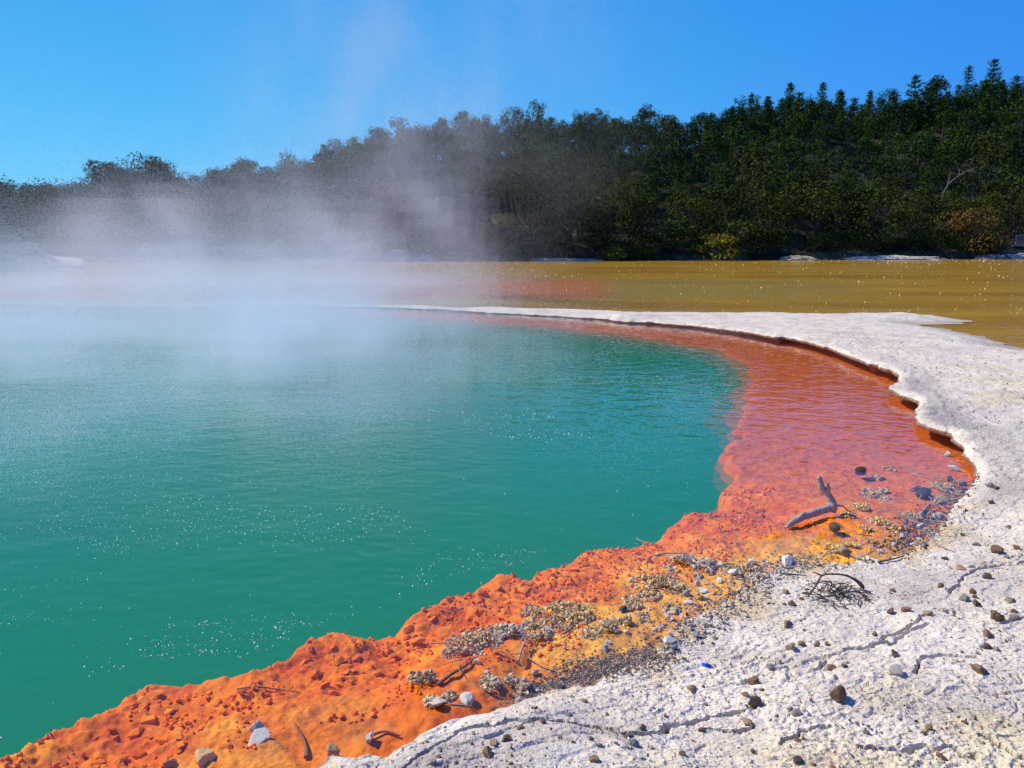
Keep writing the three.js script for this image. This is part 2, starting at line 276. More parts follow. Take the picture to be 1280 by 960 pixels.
function bedHeight(x, z) {
  const dp = sdPool(x, z, RIM), hr = RIM.v, dd = sdDeep(x, z), low = Math.max(1 - sm(.03, .07, hr), nearRidge(x, z)), near = 1 - sm(5, 9, -z);
  const across = clamp(dp / (dp - dd + .001));                                 // 0 at the shore, 1 at the drop-off
  let h = mix(mix(-.07, -.012, low * near), mix(-.13, -.075, near), sm(.45 * low * near, 1, across));
  const wx = x + .05 * noise(x * 6, z * 6, 201) + .022 * noise(x * 21, z * 21, 214), wz = z + .05 * noise(x * 6, z * 6, 202) + .022 * noise(x * 21, z * 21, 215);
  const [a1, a2, ai] = cells(wx * 7, wz * 8, 203), [b1, b2, bi] = cells(wx * 19, wz * 23, 206), [c1, c2, ci] = cells(wx * 41, wz * 47, 212);
  const lump = sm(.1, .6, across) * near * (1 - .5 * nearRidge(x, z));
  h += .05 * fbm(x * 2.2, z * 2.2, 3, 209) * mix(.5, 1, lump) * (1 - .6 * (1 - near));
  h += lump * (.016 * (ai - .4) * sm(0, .22, a2 - a1) + .016 * (bi - .3) * sm(0, .35, b2 - b1) + .005 * (ci - .3) * sm(0, .4, c2 - c1) + .012 * fbm(x * 30, z * 34, 3, 213));
  h += (1 - lump) * near * .008 * noise(x * 24, z * 24, 210);
  h = Math.min(h, low * near > .3 && across < .45 ? .012 : -.012);
  if (dd > -.25) { const t = dd + .03; h -= t > 0 ? t * mix(.42, 2.6, near) + 1.5 * near * t * t : 0; h += near * .03 * sm(-.25, -.05, dd) * (1 - sm(-.03, .03, dd)) * (.4 + noise(x * 5, z * 5, 211)); h = Math.min(h, -.01); }
  return h;
}
function bedColor(x, z) {
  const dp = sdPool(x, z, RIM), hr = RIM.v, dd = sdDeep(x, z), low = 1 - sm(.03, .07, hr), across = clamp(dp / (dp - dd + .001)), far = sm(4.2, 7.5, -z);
  let c = [.87, .215, .010];
  const n = fbm(x * 3, z * 3, 4, 221), m = fbm(x * 7, z * 7, 3, 222);
  c = c.map((v, i) => mix(v, [.78, .165, .010][i], clamp(.3 + 1.1 * n)));
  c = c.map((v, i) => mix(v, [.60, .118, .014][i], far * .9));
  const y = (1 - sm(.3, .8, across + .35 * n)) * low * (1 - .85 * sm(4.1, 4.7, -z));
  c = c.map((v, i) => mix(v, [.90, .44, .05][i], y * .92));
  const wx = x + .05 * noise(x * 6, z * 6, 201) + .022 * noise(x * 21, z * 21, 214), wz = z + .05 * noise(x * 6, z * 6, 202) + .022 * noise(x * 21, z * 21, 215), [b1, b2, bi] = cells(wx * 19, wz * 23, 206), [, , ai] = cells(wx * 7, wz * 8, 203), tone = 1 + sm(.1, .6, across) * (1 - far) * (.2 * (bi - .5) + .22 * (ai - .5) + .15 * m);
  c = [c[0] * mix(1, tone, .6), c[1] * tone * tone, c[2] * tone];
  const mud = sm(.12, .4, m + .3 * n) * (1 - sm(.1, .75, across)) ;
  return c.map((v, i) => mix(v, [.42, .19, .06][i], mud * .45));
}
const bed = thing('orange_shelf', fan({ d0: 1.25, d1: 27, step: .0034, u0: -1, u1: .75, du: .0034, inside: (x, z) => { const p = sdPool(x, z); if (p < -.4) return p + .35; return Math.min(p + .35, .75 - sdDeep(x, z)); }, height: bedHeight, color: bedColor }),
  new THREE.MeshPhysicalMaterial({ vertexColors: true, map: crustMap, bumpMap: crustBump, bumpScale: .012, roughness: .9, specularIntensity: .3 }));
tag(bed, 'orange mineral crust shelf seen through clear shallow water', 'pool bed', null, 'structure');

// ---------------------------------------------------------------- water
function waterTexture() {
  const waves = [], r = rng(77), P2 = Math.PI * 2;
  for (let k = 0; k < 46; k++) { const f = Math.round(9 + Math.pow(r(), 1.3) * 60), w = (r() - .5) * 2.1 + .25, kx = Math.round(Math.sin(w) * f), ky = Math.round(Math.cos(w) * f) || 1; waves.push([kx * P2, ky * P2, r() * P2, 1 / Math.pow(Math.hypot(kx, ky), 1.05)]); }
  const n = 1024, out = new Float32Array(n * n); let lo = 9, hi = -9;
  for (let j = 0; j < n; j++) for (let i = 0; i < n; i++) { let s = 0; const u = i / n, v = j / n; for (const w of waves) s += w[3] * Math.sin(w[0] * u + w[1] * v + w[2]); s *= .75 + .4 * fbm(u * 4, v * 4, 3, 161, 4); out[i + j * n] = s; lo = Math.min(lo, s); hi = Math.max(hi, s); }
  return texture(n, (u, v) => { const k = (out[Math.round(u * n) + Math.round(v * n) * n] - lo) / (hi - lo); return [k, k, k]; });
}
const ripple = waterTexture(); ripple.repeat.set(1 / 4.3, 1 / 4.3);
const inPool = (x, z) => sdPool(x, z) + .25;
const water = thing('pool_water', fan({ d0: 1, d1: 27, step: .012, u0: -1.6, u1: .8, du: .012, inside: inPool, height: (x, z) => .0015 * fbm(x * 1.2, z * 2.1, 2, 171) }),
  new THREE.MeshPhysicalMaterial({ color: rgb(.96, .98, .98), transmission: 1, thickness: 0, ior: 1.33, roughness: .04, bumpMap: ripple, bumpScale: .0055 }));
tag(water, 'rippled steaming surface of the hot teal pool', 'water', null, 'structure');
{ // milky green water of the deep pool: three veils of suspended mineral over an opaque depth
  const murk = (y, opacity, c) => {
    const g = fan({ d0: 1, d1: 27, step: .05, u0: -1.6, u1: .8, du: .05, inside: inPool, height: () => y });
    part('milky_water', g, new THREE.MeshPhysicalMaterial({ color: rgb(...c), roughness: 1, specularIntensity: 0, transparent: opacity < 1, opacity, side: THREE.DoubleSide }), water);
  };
  for (const [y, o] of [[-.16, .35], [-.225, .5], [-.32, 1]]) murk(y, o, [.020, .275, .130]);
}
// ochre shallows behind the spit
const ochreBump = ripple.clone(); ochreBump.repeat.set(1 / 6.1, 1 / 6.1); ochreBump.needsUpdate = true;
function lakeColor(x, z) {
  const d = -z, u = x / d, n = fbm(x * .12, z * .35, 4, 231), m = fbm(x * .5, z * 1.6, 4, 232);
  let c = [.50, .28, .022];
  c = c.map((v, i) => mix(v, [.58, .35, .04][i], clamp(.3 + .9 * m)));
  c = c.map((v, i) => mix(v, [.34, .16, .014][i], clamp(.25 + 1.1 * n)));
  const green = sm(24, 29, d) * (1 - sm(36, 44, d)) * (1 - sm(.35, .5, u)); c = c.map((v, i) => mix(v, [.34, .28, .07][i], green * .6));
  const pink = sm(24.5, 27, d) * (1 - sm(36, 44, d)) * (1 - sm(.08, .16, u + .02 * m)) ; c = c.map((v, i) => mix(v, [.66, .17, .05][i], pink * (.75 + .4 * m)));
  return c;
}
const lake = thing('ochre_shallows', fan({ d0: 9, d1: 135, step: .012, u0: -1.1, u1: 1.1, du: .012, inside: (x, z) => sdLake(x, z) + .5, height: (x, z) => -.006, color: lakeColor }),
  new THREE.MeshPhysicalMaterial({ vertexColors: true, roughness: .14, specularIntensity: .6, ior: 1.33, bumpMap: ochreBump, bumpScale: .012 }));
tag(lake, 'shallow ochre yellow water spread over the flat behind the white spit', 'water', null, 'structure');
// ---------------------------------------------------------------- far shore, hill and forest
// a = x / distance along the view from the landing; distance of the far shore, distance of the crest behind it and height of the tree line there
const table = (pts) => (a) => { let i = 1; while (i < pts.length - 1 && pts[i][0] < a) i++; const [x0, y0] = pts[i - 1], [x1, y1] = pts[i]; return mix(y0, y1, clamp((a - x0) / (x1 - x0))); };
const A = (px) => (px - 640) / 955;
const shoreDist = table([[-60, 52], [0, 56], [40, 64], [85, 86], [300, 88], [640, 92], [900, 98], [1100, 106], [1280, 112], [1360, 114]].map(([p, d]) => [A(p), d]));
const crestRun = table([[0, 22], [300, 36], [450, 52], [800, 60], [1280, 62]].map(([p, d]) => [A(p), d]));
const skyPx = [[-80, 224], [0, 224], [40, 213], [75, 224], [110, 214], [170, 196], [205, 190], [240, 208], [270, 212], [300, 200], [350, 197], [400, 188], [435, 178], [455, 166], [490, 170], [530, 160], [570, 154], [620, 156], [680, 154], [730, 149], [800, 154], [850, 147], [900, 139], [960, 130], [1000, 127], [1050, 132], [1100, 128], [1130, 122], [1180, 118], [1225, 112], [1280, 108], [1380, 104]];
const skyTop = table(skyPx.map(([p, y]) => [A(p), (308 - y) / 955]));         // tangent of the tree line's elevation
const crestTree = (a) => mix(9.2, 7.9, sm(A(380), A(520), a));
function hill(a, d) {
  const s = shoreDist(a), t = d - s, run = crestRun(a), top = Math.max(.6, 1.7 + skyTop(a) * (s + run) - crestTree(a));
  if (t < 0) return -.25 + .25 * sm(-4, 0, t);
  return .06 + .3 * sm(1.5, 4, t) + top * (t < run ? Math.pow(sm(-.15 * run, run * 1.25, t) , 1.05) : Math.pow(sm(-.15 * run, run * 1.25, run), 1.05) - (t - run) * .012 * sm(0, 40, t - run)) / Math.pow(sm(-.15, 1.25, 1), 1.05);
}
{
  const A0 = -1.0, A1 = 1.0, na = 260, ts = []; for (let t = -6; t < 4; t += .5) ts.push(t); for (let t = 4; t < 150; t += 2.2) ts.push(t);
  const pos = [], col = [], idx = [], W = ts.length;
  for (let i = 0; i <= na; i++) for (const t of ts) {
    const a = mix(A0, A1, i / na), d = shoreDist(a) + t + .9 * noise(a * 60, 0, 301) * (1 - sm(2, 8, t)), x = a * d, z = -d;
    pos.push(x, hill(a, d) + .25 * noise(x * .4, z * .4, 302) * sm(0, 4, t) + .06 * noise(x * 1.5, z * 1.5, 303), z);
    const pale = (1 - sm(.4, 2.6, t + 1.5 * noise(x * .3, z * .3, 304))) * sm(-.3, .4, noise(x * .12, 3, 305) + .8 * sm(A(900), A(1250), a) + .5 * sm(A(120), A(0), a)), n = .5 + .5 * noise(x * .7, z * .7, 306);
    for (const [p, q, r] of [[.016, .14, .010], [.018, .11, .013], [.007, .06, .005]]) col.push(mix(mix(p, r, n), q, pale));  // slope tone kept very dark, understory shade put into the colour
  }
  for (let i = 0; i < na; i++) for (let j = 0; j < W - 1; j++) { const p = i * W + j; idx.push(p, p + W, p + 1, p + 1, p + W, p + W + 1); }
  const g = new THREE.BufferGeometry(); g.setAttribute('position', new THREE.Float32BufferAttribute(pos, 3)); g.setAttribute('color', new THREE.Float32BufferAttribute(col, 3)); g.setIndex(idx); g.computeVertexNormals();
  tag(thing('hillside', g, new THREE.MeshPhysicalMaterial({ vertexColors: true, roughness: 1, side: THREE.DoubleSide })), 'earth slope under the forest, painted dark as understory shade, with pale mud along the waterline', 'hill', null, 'structure');
  const gr = new THREE.CircleGeometry(2500, 64).rotateX(-Math.PI / 2); gr.translate(0, -1.6, 0);
  tag(thing('ground', gr, mat([.06, .06, .03], 1)), 'dark ground plain stretching away beyond the pool and hill', 'ground', null, 'structure');
}

const leafMat = (c) => new THREE.MeshPhysicalMaterial({ color: rgb(...c), vertexColors: true, roughness: .85, specularIntensity: .12, side: THREE.DoubleSide });
const barkMat = mat([.07, .055, .045], 1);
const LEAF = { pine: [leafMat([.034, .076, .012]), leafMat([.050, .092, .012]), leafMat([.027, .060, .012])], broad: [leafMat([.032, .057, .010]), leafMat([.025, .047, .010]), leafMat([.048, .068, .010])], olive: leafMat([.21, .19, .024]), rust: leafMat([.125, .085, .022]) };
function leaves(list) {                                       // list of [x, y, z, size, nx, ny, nz, shade]
  const n = list.length, pos = new Float32Array(n * 12), nor = new Float32Array(n * 12), col = new Float32Array(n * 12), idx = [], N = new THREE.Vector3(), T = new THREE.Vector3(), B = new THREE.Vector3(), r = rng(n);
  list.forEach(([x, y, z, s, nx, ny, nz, k], i) => {
    N.set(nx + (r() - .5) * 1.1, ny + (r() - .5) * 1.1, nz + (r() - .5) * 1.1).normalize(); T.set(r() - .5, r() - .5, r() - .5).cross(N).normalize(); B.crossVectors(N, T);
    const l = s * (.7 + .6 * r()), w = l * .5;
    [[-1, 0], [0, -1], [1, 0], [0, 1]].forEach(([a, b], v) => {
      const o = i * 12 + v * 3, lift = a ? 0 : .12 * l; pos[o] = x + T.x * a * l * .5 + B.x * b * w * .5 + N.x * lift; pos[o + 1] = y + T.y * a * l * .5 + B.y * b * w * .5 + N.y * lift; pos[o + 2] = z + T.z * a * l * .5 + B.z * b * w * .5 + N.z * lift;
      nor[o] = N.x; nor[o + 1] = N.y; nor[o + 2] = N.z; col[o] = k[0]; col[o + 1] = k[1]; col[o + 2] = k[2];
    });
    const o = i * 4; idx.push(o, o + 1, o + 2, o, o + 2, o + 3);
  });
  const g = new THREE.BufferGeometry(); g.setAttribute('position', new THREE.BufferAttribute(pos, 3)); g.setAttribute('normal', new THREE.BufferAttribute(nor, 3)); g.setAttribute('color', new THREE.BufferAttribute(col, 3)); g.setIndex(idx); return g;
}
const tint = (r, a = .35) => { const k = 1 - a / 2 + a * r(), y = (r() - .4) * .25; return [k * (1 + y), k, k * (1 - y)]; };
// spreading broadleaf crown in flat layered pads
function broadTree(seed, h, w, leafM, size = .34, count = 1700, lowest = .1) {
  const r = rng(seed), g = new THREE.Group(), list = [], stems = [], pads = [], stemN = 3;
  for (let s = 0; s < stemN; s++) { const b = r() * 7, tx = Math.cos(b) * w * .2, tz = Math.sin(b) * w * .2; stems.push(limb(smoothPath([[tx * .15, -.4, tz * .15], [tx * .5, h * .25, tz * .4], [tx, h * .55, tz], [tx * 1.3, h * .8, tz * 1.2]], 6), [.17, .16, .14, .12, .09, .07, .04].map((v) => v * h / 7), 5)); }
  const nPads = 34;
  for (let i = 0; i < nPads; i++) {
    const v = Math.pow(r(), .8), y = h * (lowest + (1 - lowest) * v), R = w * .5 * Math.sqrt(Math.max(.05, 1 - Math.pow((v - .32) / .72, 2))), b = r() * Math.PI * 2, q = R * Math.pow(r(), .4);
    pads.push([Math.cos(b) * q, y, Math.sin(b) * q, w * (.10 + .10 * r()), .25 + .2 * r(), tint(r, .5)]);
    if (i % 3 === 0) stems.push(limb(smoothPath([[0, y * .5, 0], [Math.cos(b) * q * .5, y * .8, Math.sin(b) * q * .5], [Math.cos(b) * q, y, Math.sin(b) * q]], 4), [.06, .05, .04, .03, .015].map((k) => k * h / 7), 4));
  }
  for (let i = 0; i < count; i++) {
    const p = pads[i % nPads], y = r() * 2 - 1, b = r() * Math.PI * 2, c = Math.sqrt(1 - y * y), k = .55 + .55 * Math.sqrt(r()), t = tint(r, .4);
    list.push([p[0] + c * Math.cos(b) * p[3] * k * 1.15, p[1] + y * p[3] * p[4] * 2 * k, p[2] + c * Math.sin(b) * p[3] * k * 1.15, size * (.7 + .7 * r()), c * Math.cos(b) * .7, .7 + .4 * y, c * Math.sin(b) * .7, t.map((v, j) => v * p[5][j])]);
  }
  part('trunk', mergeGeometries(stems), barkMat, g); part('crown', leaves(list), leafM, g); return g;
}
// plantation pine: straight trunk, whorls of upswept branches ending in tufts
function pineTree(seed, h, w, leafM, tiers = 11, start = .22, size = .32, sparse = 1) {
  const r = rng(seed), g = new THREE.Group(), list = [], stems = [limb([[0, -.5, 0], [.05, h * .4, 0], [0, h * .75, .04], [0, h * .98, 0]], [.2, .15, .09, .03].map((v) => v * h / 11), 6)];
  for (let t = 0; t < tiers; t++) {
    const v = start + (1 - start) * (t + .4 * r()) / tiers, y = h * v, len = w * .5 * Math.pow(Math.max(.04, 1 - (v - start) / (1.03 - start)), .58) * (.75 + .45 * r()), nb = 5 + Math.floor(r() * 2), b0 = r() * 7;
    for (let b = 0; b < nb; b++) {
      const w0 = b0 + b / nb * Math.PI * 2 + (r() - .5) * .5, L = len * (.7 + .5 * r()), rise = L * (.15 + .35 * r()), k = tint(r, .5);
      if (b % 2 === 0) stems.push(limb([[0, y, 0], [Math.cos(w0) * L * .5, y + rise * .3, Math.sin(w0) * L * .5], [Math.cos(w0) * L, y + rise, Math.sin(w0) * L]], [.04, .03, .012].map((q) => q * h / 11), 3));
      const tufts = Math.max(3, Math.round(L * 3.2));
      for (let q = 0; q < tufts; q++) {
        const f = .25 + .8 * (q + r()) / tufts, cx = Math.cos(w0) * L * f + (r() - .5) * .3, cz = Math.sin(w0) * L * f + (r() - .5) * .3, cy = y + rise * f * f + (r() - .5) * .3;
        for (let m = 0; m < 7 * sparse; m++) { const e = .30; list.push([cx + (r() - .5) * e * 2, cy + (r() - .3) * e * 1.6, cz + (r() - .5) * e * 2, size * (.7 + .7 * r()), Math.cos(w0) * .5, .8, Math.sin(w0) * .5, tint(r, .35).map((u, j) => u * k[j])]); }
      }
    }
  }
  for (let m = 0; m < 24; m++) list.push([(r() - .5) * .35, h * (.93 + .09 * r()), (r() - .5) * .35, size, r() - .5, .6, r() - .5, tint(r)]);
  part('trunk', mergeGeometries(stems), barkMat, g); part('crown', leaves(list), leafM, g); return g;
}
// round-topped hill pine: tufts gathered in many small heads over an egg-shaped crown
function roundPine(seed, h, w, leafM, heads = 46, count = 2000, size = .28) {
  const r = rng(seed), g = new THREE.Group(), list = [], stems = [limb([[0, -.5, 0], [.06, h * .4, .03], [-.04, h * .7, 0], [0, h * .93, 0]], [.18, .14, .09, .03].map((v) => v * h / 9), 6)], pads = [], lean = (r() - .5) * .8;
  for (let i = 0; i < heads; i++) {
    const v = Math.pow(r(), .75), y = h * (.12 + .84 * v), R = w * .5 * Math.pow(Math.max(.03, 1 - Math.pow(Math.abs(v - .28) / .76, 2.2)), .6) * (.8 + .35 * r()), b = r() * 7, q = R * Math.pow(r(), .35);
    pads.push([Math.cos(b) * q + lean * v, y, Math.sin(b) * q, w * (.075 + .075 * r()), tint(r, .7)]);
    if (i % 4 === 0) stems.push(limb([[lean * v * .5, y * .85, 0], [Math.cos(b) * q * .6, y * .95, Math.sin(b) * q * .6], [Math.cos(b) * q, y, Math.sin(b) * q]], [.04, .03, .012], 3));
  }
  for (let i = 0; i < count; i++) { const p = pads[i % heads], y = r() * 2 - 1, b = r() * 7, c = Math.sqrt(1 - y * y), k = .5 + .6 * Math.sqrt(r()), t = tint(r, .4); list.push([p[0] + c * Math.cos(b) * p[3] * k, p[1] + y * p[3] * k * .9, p[2] + c * Math.sin(b) * p[3] * k, size * (.7 + .7 * r()), c * Math.cos(b) * .6, .6 + .6 * y, c * Math.sin(b) * .6, t.map((q, j) => q * p[4][j])]); }
  part('trunk', mergeGeometries(stems), barkMat, g); part('crown', leaves(list), leafM, g); return g;
}
const groundAt = (x, z) => hill(x / -z, -z);
const kinds = {
  pine: [0, 1, 2, 3, 4, 5].map((i) => pineTree(400 + i * 17, 7.6, 4.8 + .4 * (i % 3), LEAF.pine[i % 3], 10 + i % 3, .06, .30, .9)),
  round: [0, 1, 2, 3, 4, 5, 6, 7].map((i) => roundPine(450 + i * 19, 7.4 + .3 * (i % 4), 4.6 + .45 * (i % 3), LEAF.pine[i % 3], 40 + 4 * (i % 4))),
  broad: [0, 1, 2, 3, 4, 5].map((i) => broadTree(500 + i * 13, 7.2, 6.6 + .5 * (i % 3), LEAF.broad[i % 3], .34, 2300)),
  shrub: [0, 1, 2].map((i) => broadTree(600 + i * 11, 3.1, 4.2, LEAF.broad[(i + 1) % 3], .27, 1200, .02)),
};
function plant(kind, i, name, x, z, s, turn, label, group, sy = 1) {
  const o = kinds[kind][i].clone(); o.name = numbered(name); o.position.set(x, groundAt(x, z) - (kind === 'round' || kind === 'pine' ? 1 : .1), z); o.rotation.y = turn; o.scale.set(s, s * sy, s); scene.add(o);
  return tag(o, label, kind === 'shrub' ? 'bush' : 'tree', group);
}
{
  const r = rng(9001);
  const rows = [[.4, 'shrub', 2.7], [4.5, 'broad', 5.2], [10, 'broad', 5.6], [17, 'broad', 6.0], [24, 'mixed', 5.0], [32, 'pine', 4.0], [41, 'pine', 4.0], [50, 'pine', 3.8], [57, 'pine', 3.2], [61, 'pine', 2.9], [65, 'pine', 2.7]];
  for (const [t, kind, gap] of rows) {
    let a = A(-50) + r() * .02;
    while (a < A(1335)) {
      const d = shoreDist(a) + t * (crestRun(a) + 6) / 66 + (r() - .5) * 3.2 * (t > 3 ? 1 : .3), x = a * d, z = -d, left = a < A(380) + .05 * r();
      let k = kind === 'mixed' ? (r() < .5 ? 'pine' : 'broad') : kind; if (left && k === 'pine') k = 'broad';
      const skip = k === 'shrub' && (r() < .12 || (a > A(1240) && a < A(1300)));
      if (!skip) {
        if (k === 'pine') { if (r() < (a > A(860) && t > 52 ? .45 : .1)) plant('pine', Math.floor(r() * 6), 'pointed_pine', x, z, .8 + .3 * r(), r() * 7, 'pointed dark pine with tiered branches among the rounded crowns of the hill', 'pointed pines on the hill', .92 + .2 * r()); else plant('round', Math.floor(r() * 8), 'pine_tree', x, z, (t > 52 ? .74 : .92) + .4 * r(), r() * 7, 'round topped green pine among the many covering the hill', 'round topped pines on the hill', .88 + .26 * r()); }
        else if (k === 'broad') plant('broad', Math.floor(r() * 6), 'broadleaf_tree', x, z, left ? .62 + .36 * r() : .74 + .4 * r(), r() * 7, 'spreading dark broadleaf tree in the forest belt behind the far shore', 'broadleaf trees of the forest belt', .9 + .3 * r());
        else plant('shrub', Math.floor(r() * 3), 'shrub', x, z, .75 + .5 * r(), r() * 7, 'low dark green bush crowding the far waterline', 'bushes along the far waterline');
      }
      a += gap * (.75 + .5 * r()) / d * (left ? 1.12 : 1);
    }
  }
}
function single(g, name, px, t, label, category, s = 1, sy = 1) {
  const a = A(px), d = shoreDist(a) + t, x = a * d, z = -d; g.name = numbered(name); g.position.set(x, groundAt(x, z) - .1, z); g.scale.set(s, s * sy, s); scene.add(g); return tag(g, label, category);
}
single(pineTree(701, 12, 4.6, LEAF.pine[2], 15, .2, .3, .7), 'spire_conifer', 1173, 54, 'slender spire conifer with a pointed tip above the skyline, the thinner of two', 'tree');
single(pineTree(702, 12.3, 5.6, LEAF.pine[2], 13, .2, .34, .9), 'spire_conifer', 1202, 56, 'broader tall conifer with lopsided top rising above the skyline', 'tree');
single(pineTree(703, 12, 6.4, LEAF.pine[0], 13, .15, .36, .9), 'ragged_pine', 1112, 50, 'ragged double topped pine standing left of the spire conifers on the skyline', 'tree');
single(pineTree(704, 11.6, 5.8, LEAF.pine[2], 12, .15, .36, .9), 'ragged_pine', 1132, 48, 'ragged pine with open whorls close beside the double topped pine', 'tree');
[[921, 8.6, 3.0], [940, 7.4, 2.5], [966, 9.3, 3.6], [1004, 9.0, 3.0], [1026, 7.6, 3.8], [1060, 8.4, 2.6]].forEach(([px, h, w], i) => single(pineTree(720 + i * 7, h, w, LEAF.pine[i % 3], 10 + (i * 5) % 6, .2, .3, .8), 'narrow_conifer', px, 58 + (i * 7) % 6, 'narrow pointed conifer tip breaking the skyline of the hill', 'tree').userData.group = 'narrow conifers on the skyline');
single(broadTree(731, 3.0, 5.4, LEAF.olive, .26, 1700, .02), 'olive_bush', 890, -1.4, 'bright olive yellow bush at the waterline in front of dark trees', 'bush');
single(broadTree(732, 2.0, 4.4, LEAF.olive, .24, 900, .02), 'olive_bush', 765, -1, 'low olive bush half hidden at the foot of the forest', 'bush', .8);
single(broadTree(733, 5.6, 11, LEAF.rust, .32, 3600, .02), 'rusty_bush', 1196, .2, 'large rust tinged bush spreading over the white bank beside the railing', 'bush');
single(broadTree(734, 4.2, 6, LEAF.olive, .3, 1600, .02), 'olive_bush', 628, 2.2, 'tall olive green bush at the edge of the steam', 'bush');
{ // bare dead tree leaning among the foliage
  const g = new THREE.Group(), m = mat([.22, .195, .165], .9);
  part('trunk', limb(smoothPath([[0, -1, 0], [.3, 2, .1], [1.0, 4.2, .2], [2.6, 5.6, .4], [4.4, 6.6, .5]], 10), [.12, .11, .10, .09, .085, .08, .07, .06, .05, .035, .02], 6), m, g);
  for (const [p, q] of [[[.9, 4, .2], [1.0, 6.2, .5]], [[2.4, 5.4, .4], [2.0, 6.9, .4]], [[3.4, 6.1, .5], [4.6, 5.9, .9]], [[.5, 2.8, .1], [-.5, 4.4, .4]]]) part('branch', limb([p, p.map((v, i) => (v + q[i]) / 2 + .1), q], [.07, .05, .02], 5), m, g);
  single(g, 'dead_tree', 1152, 9, 'bare grey dead tree with leaning branch among the green crowns', 'tree').position.y += 3;
}
{ // walkway railing behind the right bank
  const m = mat([.34, .32, .30], .85), g = new THREE.Group(), L = 7;
  for (let i = 0; i < 6; i++) part('post', new THREE.BoxGeometry(.14, 1.45, .14).translate(i * L / 5, .72, 0), m, g);
  part('top_rail', new THREE.BoxGeometry(L + .3, .14, .2).translate(L / 2, 1.5, 0), m, g);
  part('bottom_rail', new THREE.BoxGeometry(L + .3, .16, .07).translate(L / 2, .28, .11), m, g);
  for (let i = 0; i < 34; i++) if (i % 7) part('baluster', new THREE.BoxGeometry(.06, 1.1, .04).translate(.1 + i * .203, .88, .1), m, g);
  part('deck', new THREE.BoxGeometry(L + .3, .18, 1.4).translate(L / 2, .08, -.75), m, g);
  single(g, 'walkway_railing', 1250, 1.6, 'grey timber walkway railing beside the rusty bush on the far bank', 'railing').position.y += .55; g.rotation.y = -.12;
}
// pale mud banks and heaps of the far shore
function mound(name, px, t, w, h, dep, c, label, seed, y = 0) {
  const a = A(px), d = shoreDist(a) + t, g = new THREE.SphereGeometry(1, 40, 16, 0, Math.PI * 2, 0, Math.PI * .55), p = g.attributes.position;
  for (let i = 0; i < p.count; i++) { const x = p.getX(i), yy = p.getY(i), z = p.getZ(i), k = 1 + .28 * noise(x * 3 + seed, z * 3 + yy * 2, seed) + .14 * noise(x * 9, z * 9 + yy * 5, seed + 1) + .07 * noise(x * 22, z * 22 + yy * 9, seed + 2); p.setXYZ(i, x * k * w, yy * h * (k + .15 * noise(x * 7, z * 7, seed + 3)), z * k * dep); }
  g.computeVertexNormals(); const m = thing(name, g, new THREE.MeshPhysicalMaterial({ color: rgb(...c), roughness: 1, bumpMap: sinterBump, bumpScale: .1 })); m.position.set(a * d, y, -d); return tag(m, label, 'mud bank');
}
mound('mud_bank', 987, -3.4, 2.2, .55, 1.2, [.60, .48, .28], 'small cream mud mound at the waterline below dark trees', 811);
mound('mud_bank', 1105, -4.2, 6.5, .42, 1.6, [.62, .54, .44], 'long low white mud bank left of the rusty bush', 821);
mound('mud_bank', 1262, -3.6, 6.5, .6, 2.0, [.50, .40, .30], 'pinkish mud bank under the walkway railing', 831);
mound('mud_bank', 512, -.5, 3.6, 1.1, 1.6, [.46, .42, .38], 'grey white rubble heap at the waterline behind the steam', 841);
mound('mud_bank', 22, 0, 5, 1.3, 3, [.52, .44, .38], 'bare pale earth bank sloping to the water under dark trees', 851);
mound('mud_bank', -8, 1.5, 4.5, 2.2, 3, [.20, .15, .12], 'dark earth bank with roots above the pale slope', 861);
mound('mud_bank', 700, -1.2, 4.2, .3, .8, [.6, .55, .45], 'thin white mud streak at the waterline right of the steam', 871);
mound('mud_bank', 390, -.8, 5, .28, .9, [.6, .55, .48], 'thin white mud streak at the waterline inside the steam', 881);
// ---------------------------------------------------------------- stones, clumps, wood on and around the shore
const surface = (x, z) => sdPool(x, z) > 0 ? bedHeight(x, z) : sinterHeight(x, z);
const grain = texture(256, (u, v) => { const k = .5 + .5 * fbm(u * 16, v * 16, 5, 401, 16); return [k, k, k]; });
const rockMat = [[.16, .085, .045], [.22, .125, .07], [.11, .065, .04], [.30, .20, .12], [.20, .17, .15]].map((c) => mat(c, .9));
const greyMat = [mat([.20, .20, .20], .9), mat([.30, .27, .24], .9), mat([.05, .04, .035], .9)], whiteMat = [mat([.62, .57, .49], .9), mat([.52, .45, .35], .9)];
const stoneG = Array.from({ length: 14 }, (_, i) => stoneGeometry(900 + i * 7, [.7, .85, .55, .95][i % 4])), chipG = Array.from({ length: 14 }, (_, i) => chipGeometry(900 + i * 7, [.7, .85, .55, .95][i % 4], 11 + i % 4));
let stoneSeed = 1;
function stone([x, z, s], m, label, group, sink = .22, name = 'stone', k = 1) {
  const i = stoneSeed++, o = thing(name, stoneG[i % 14], m), sy = .8 + .35 * hash(i, 3);
  o.scale.set(s * k, s * sy * k, s * k); o.rotation.set((hash(i, 4) - .5) * .6, hash(i, 5) * 7, (hash(i, 6) - .5) * .6);
  o.position.set(x, surface(x, z) + s * sy * k * (.36 - sink), z); return tag(o, label, 'stone', group);
}
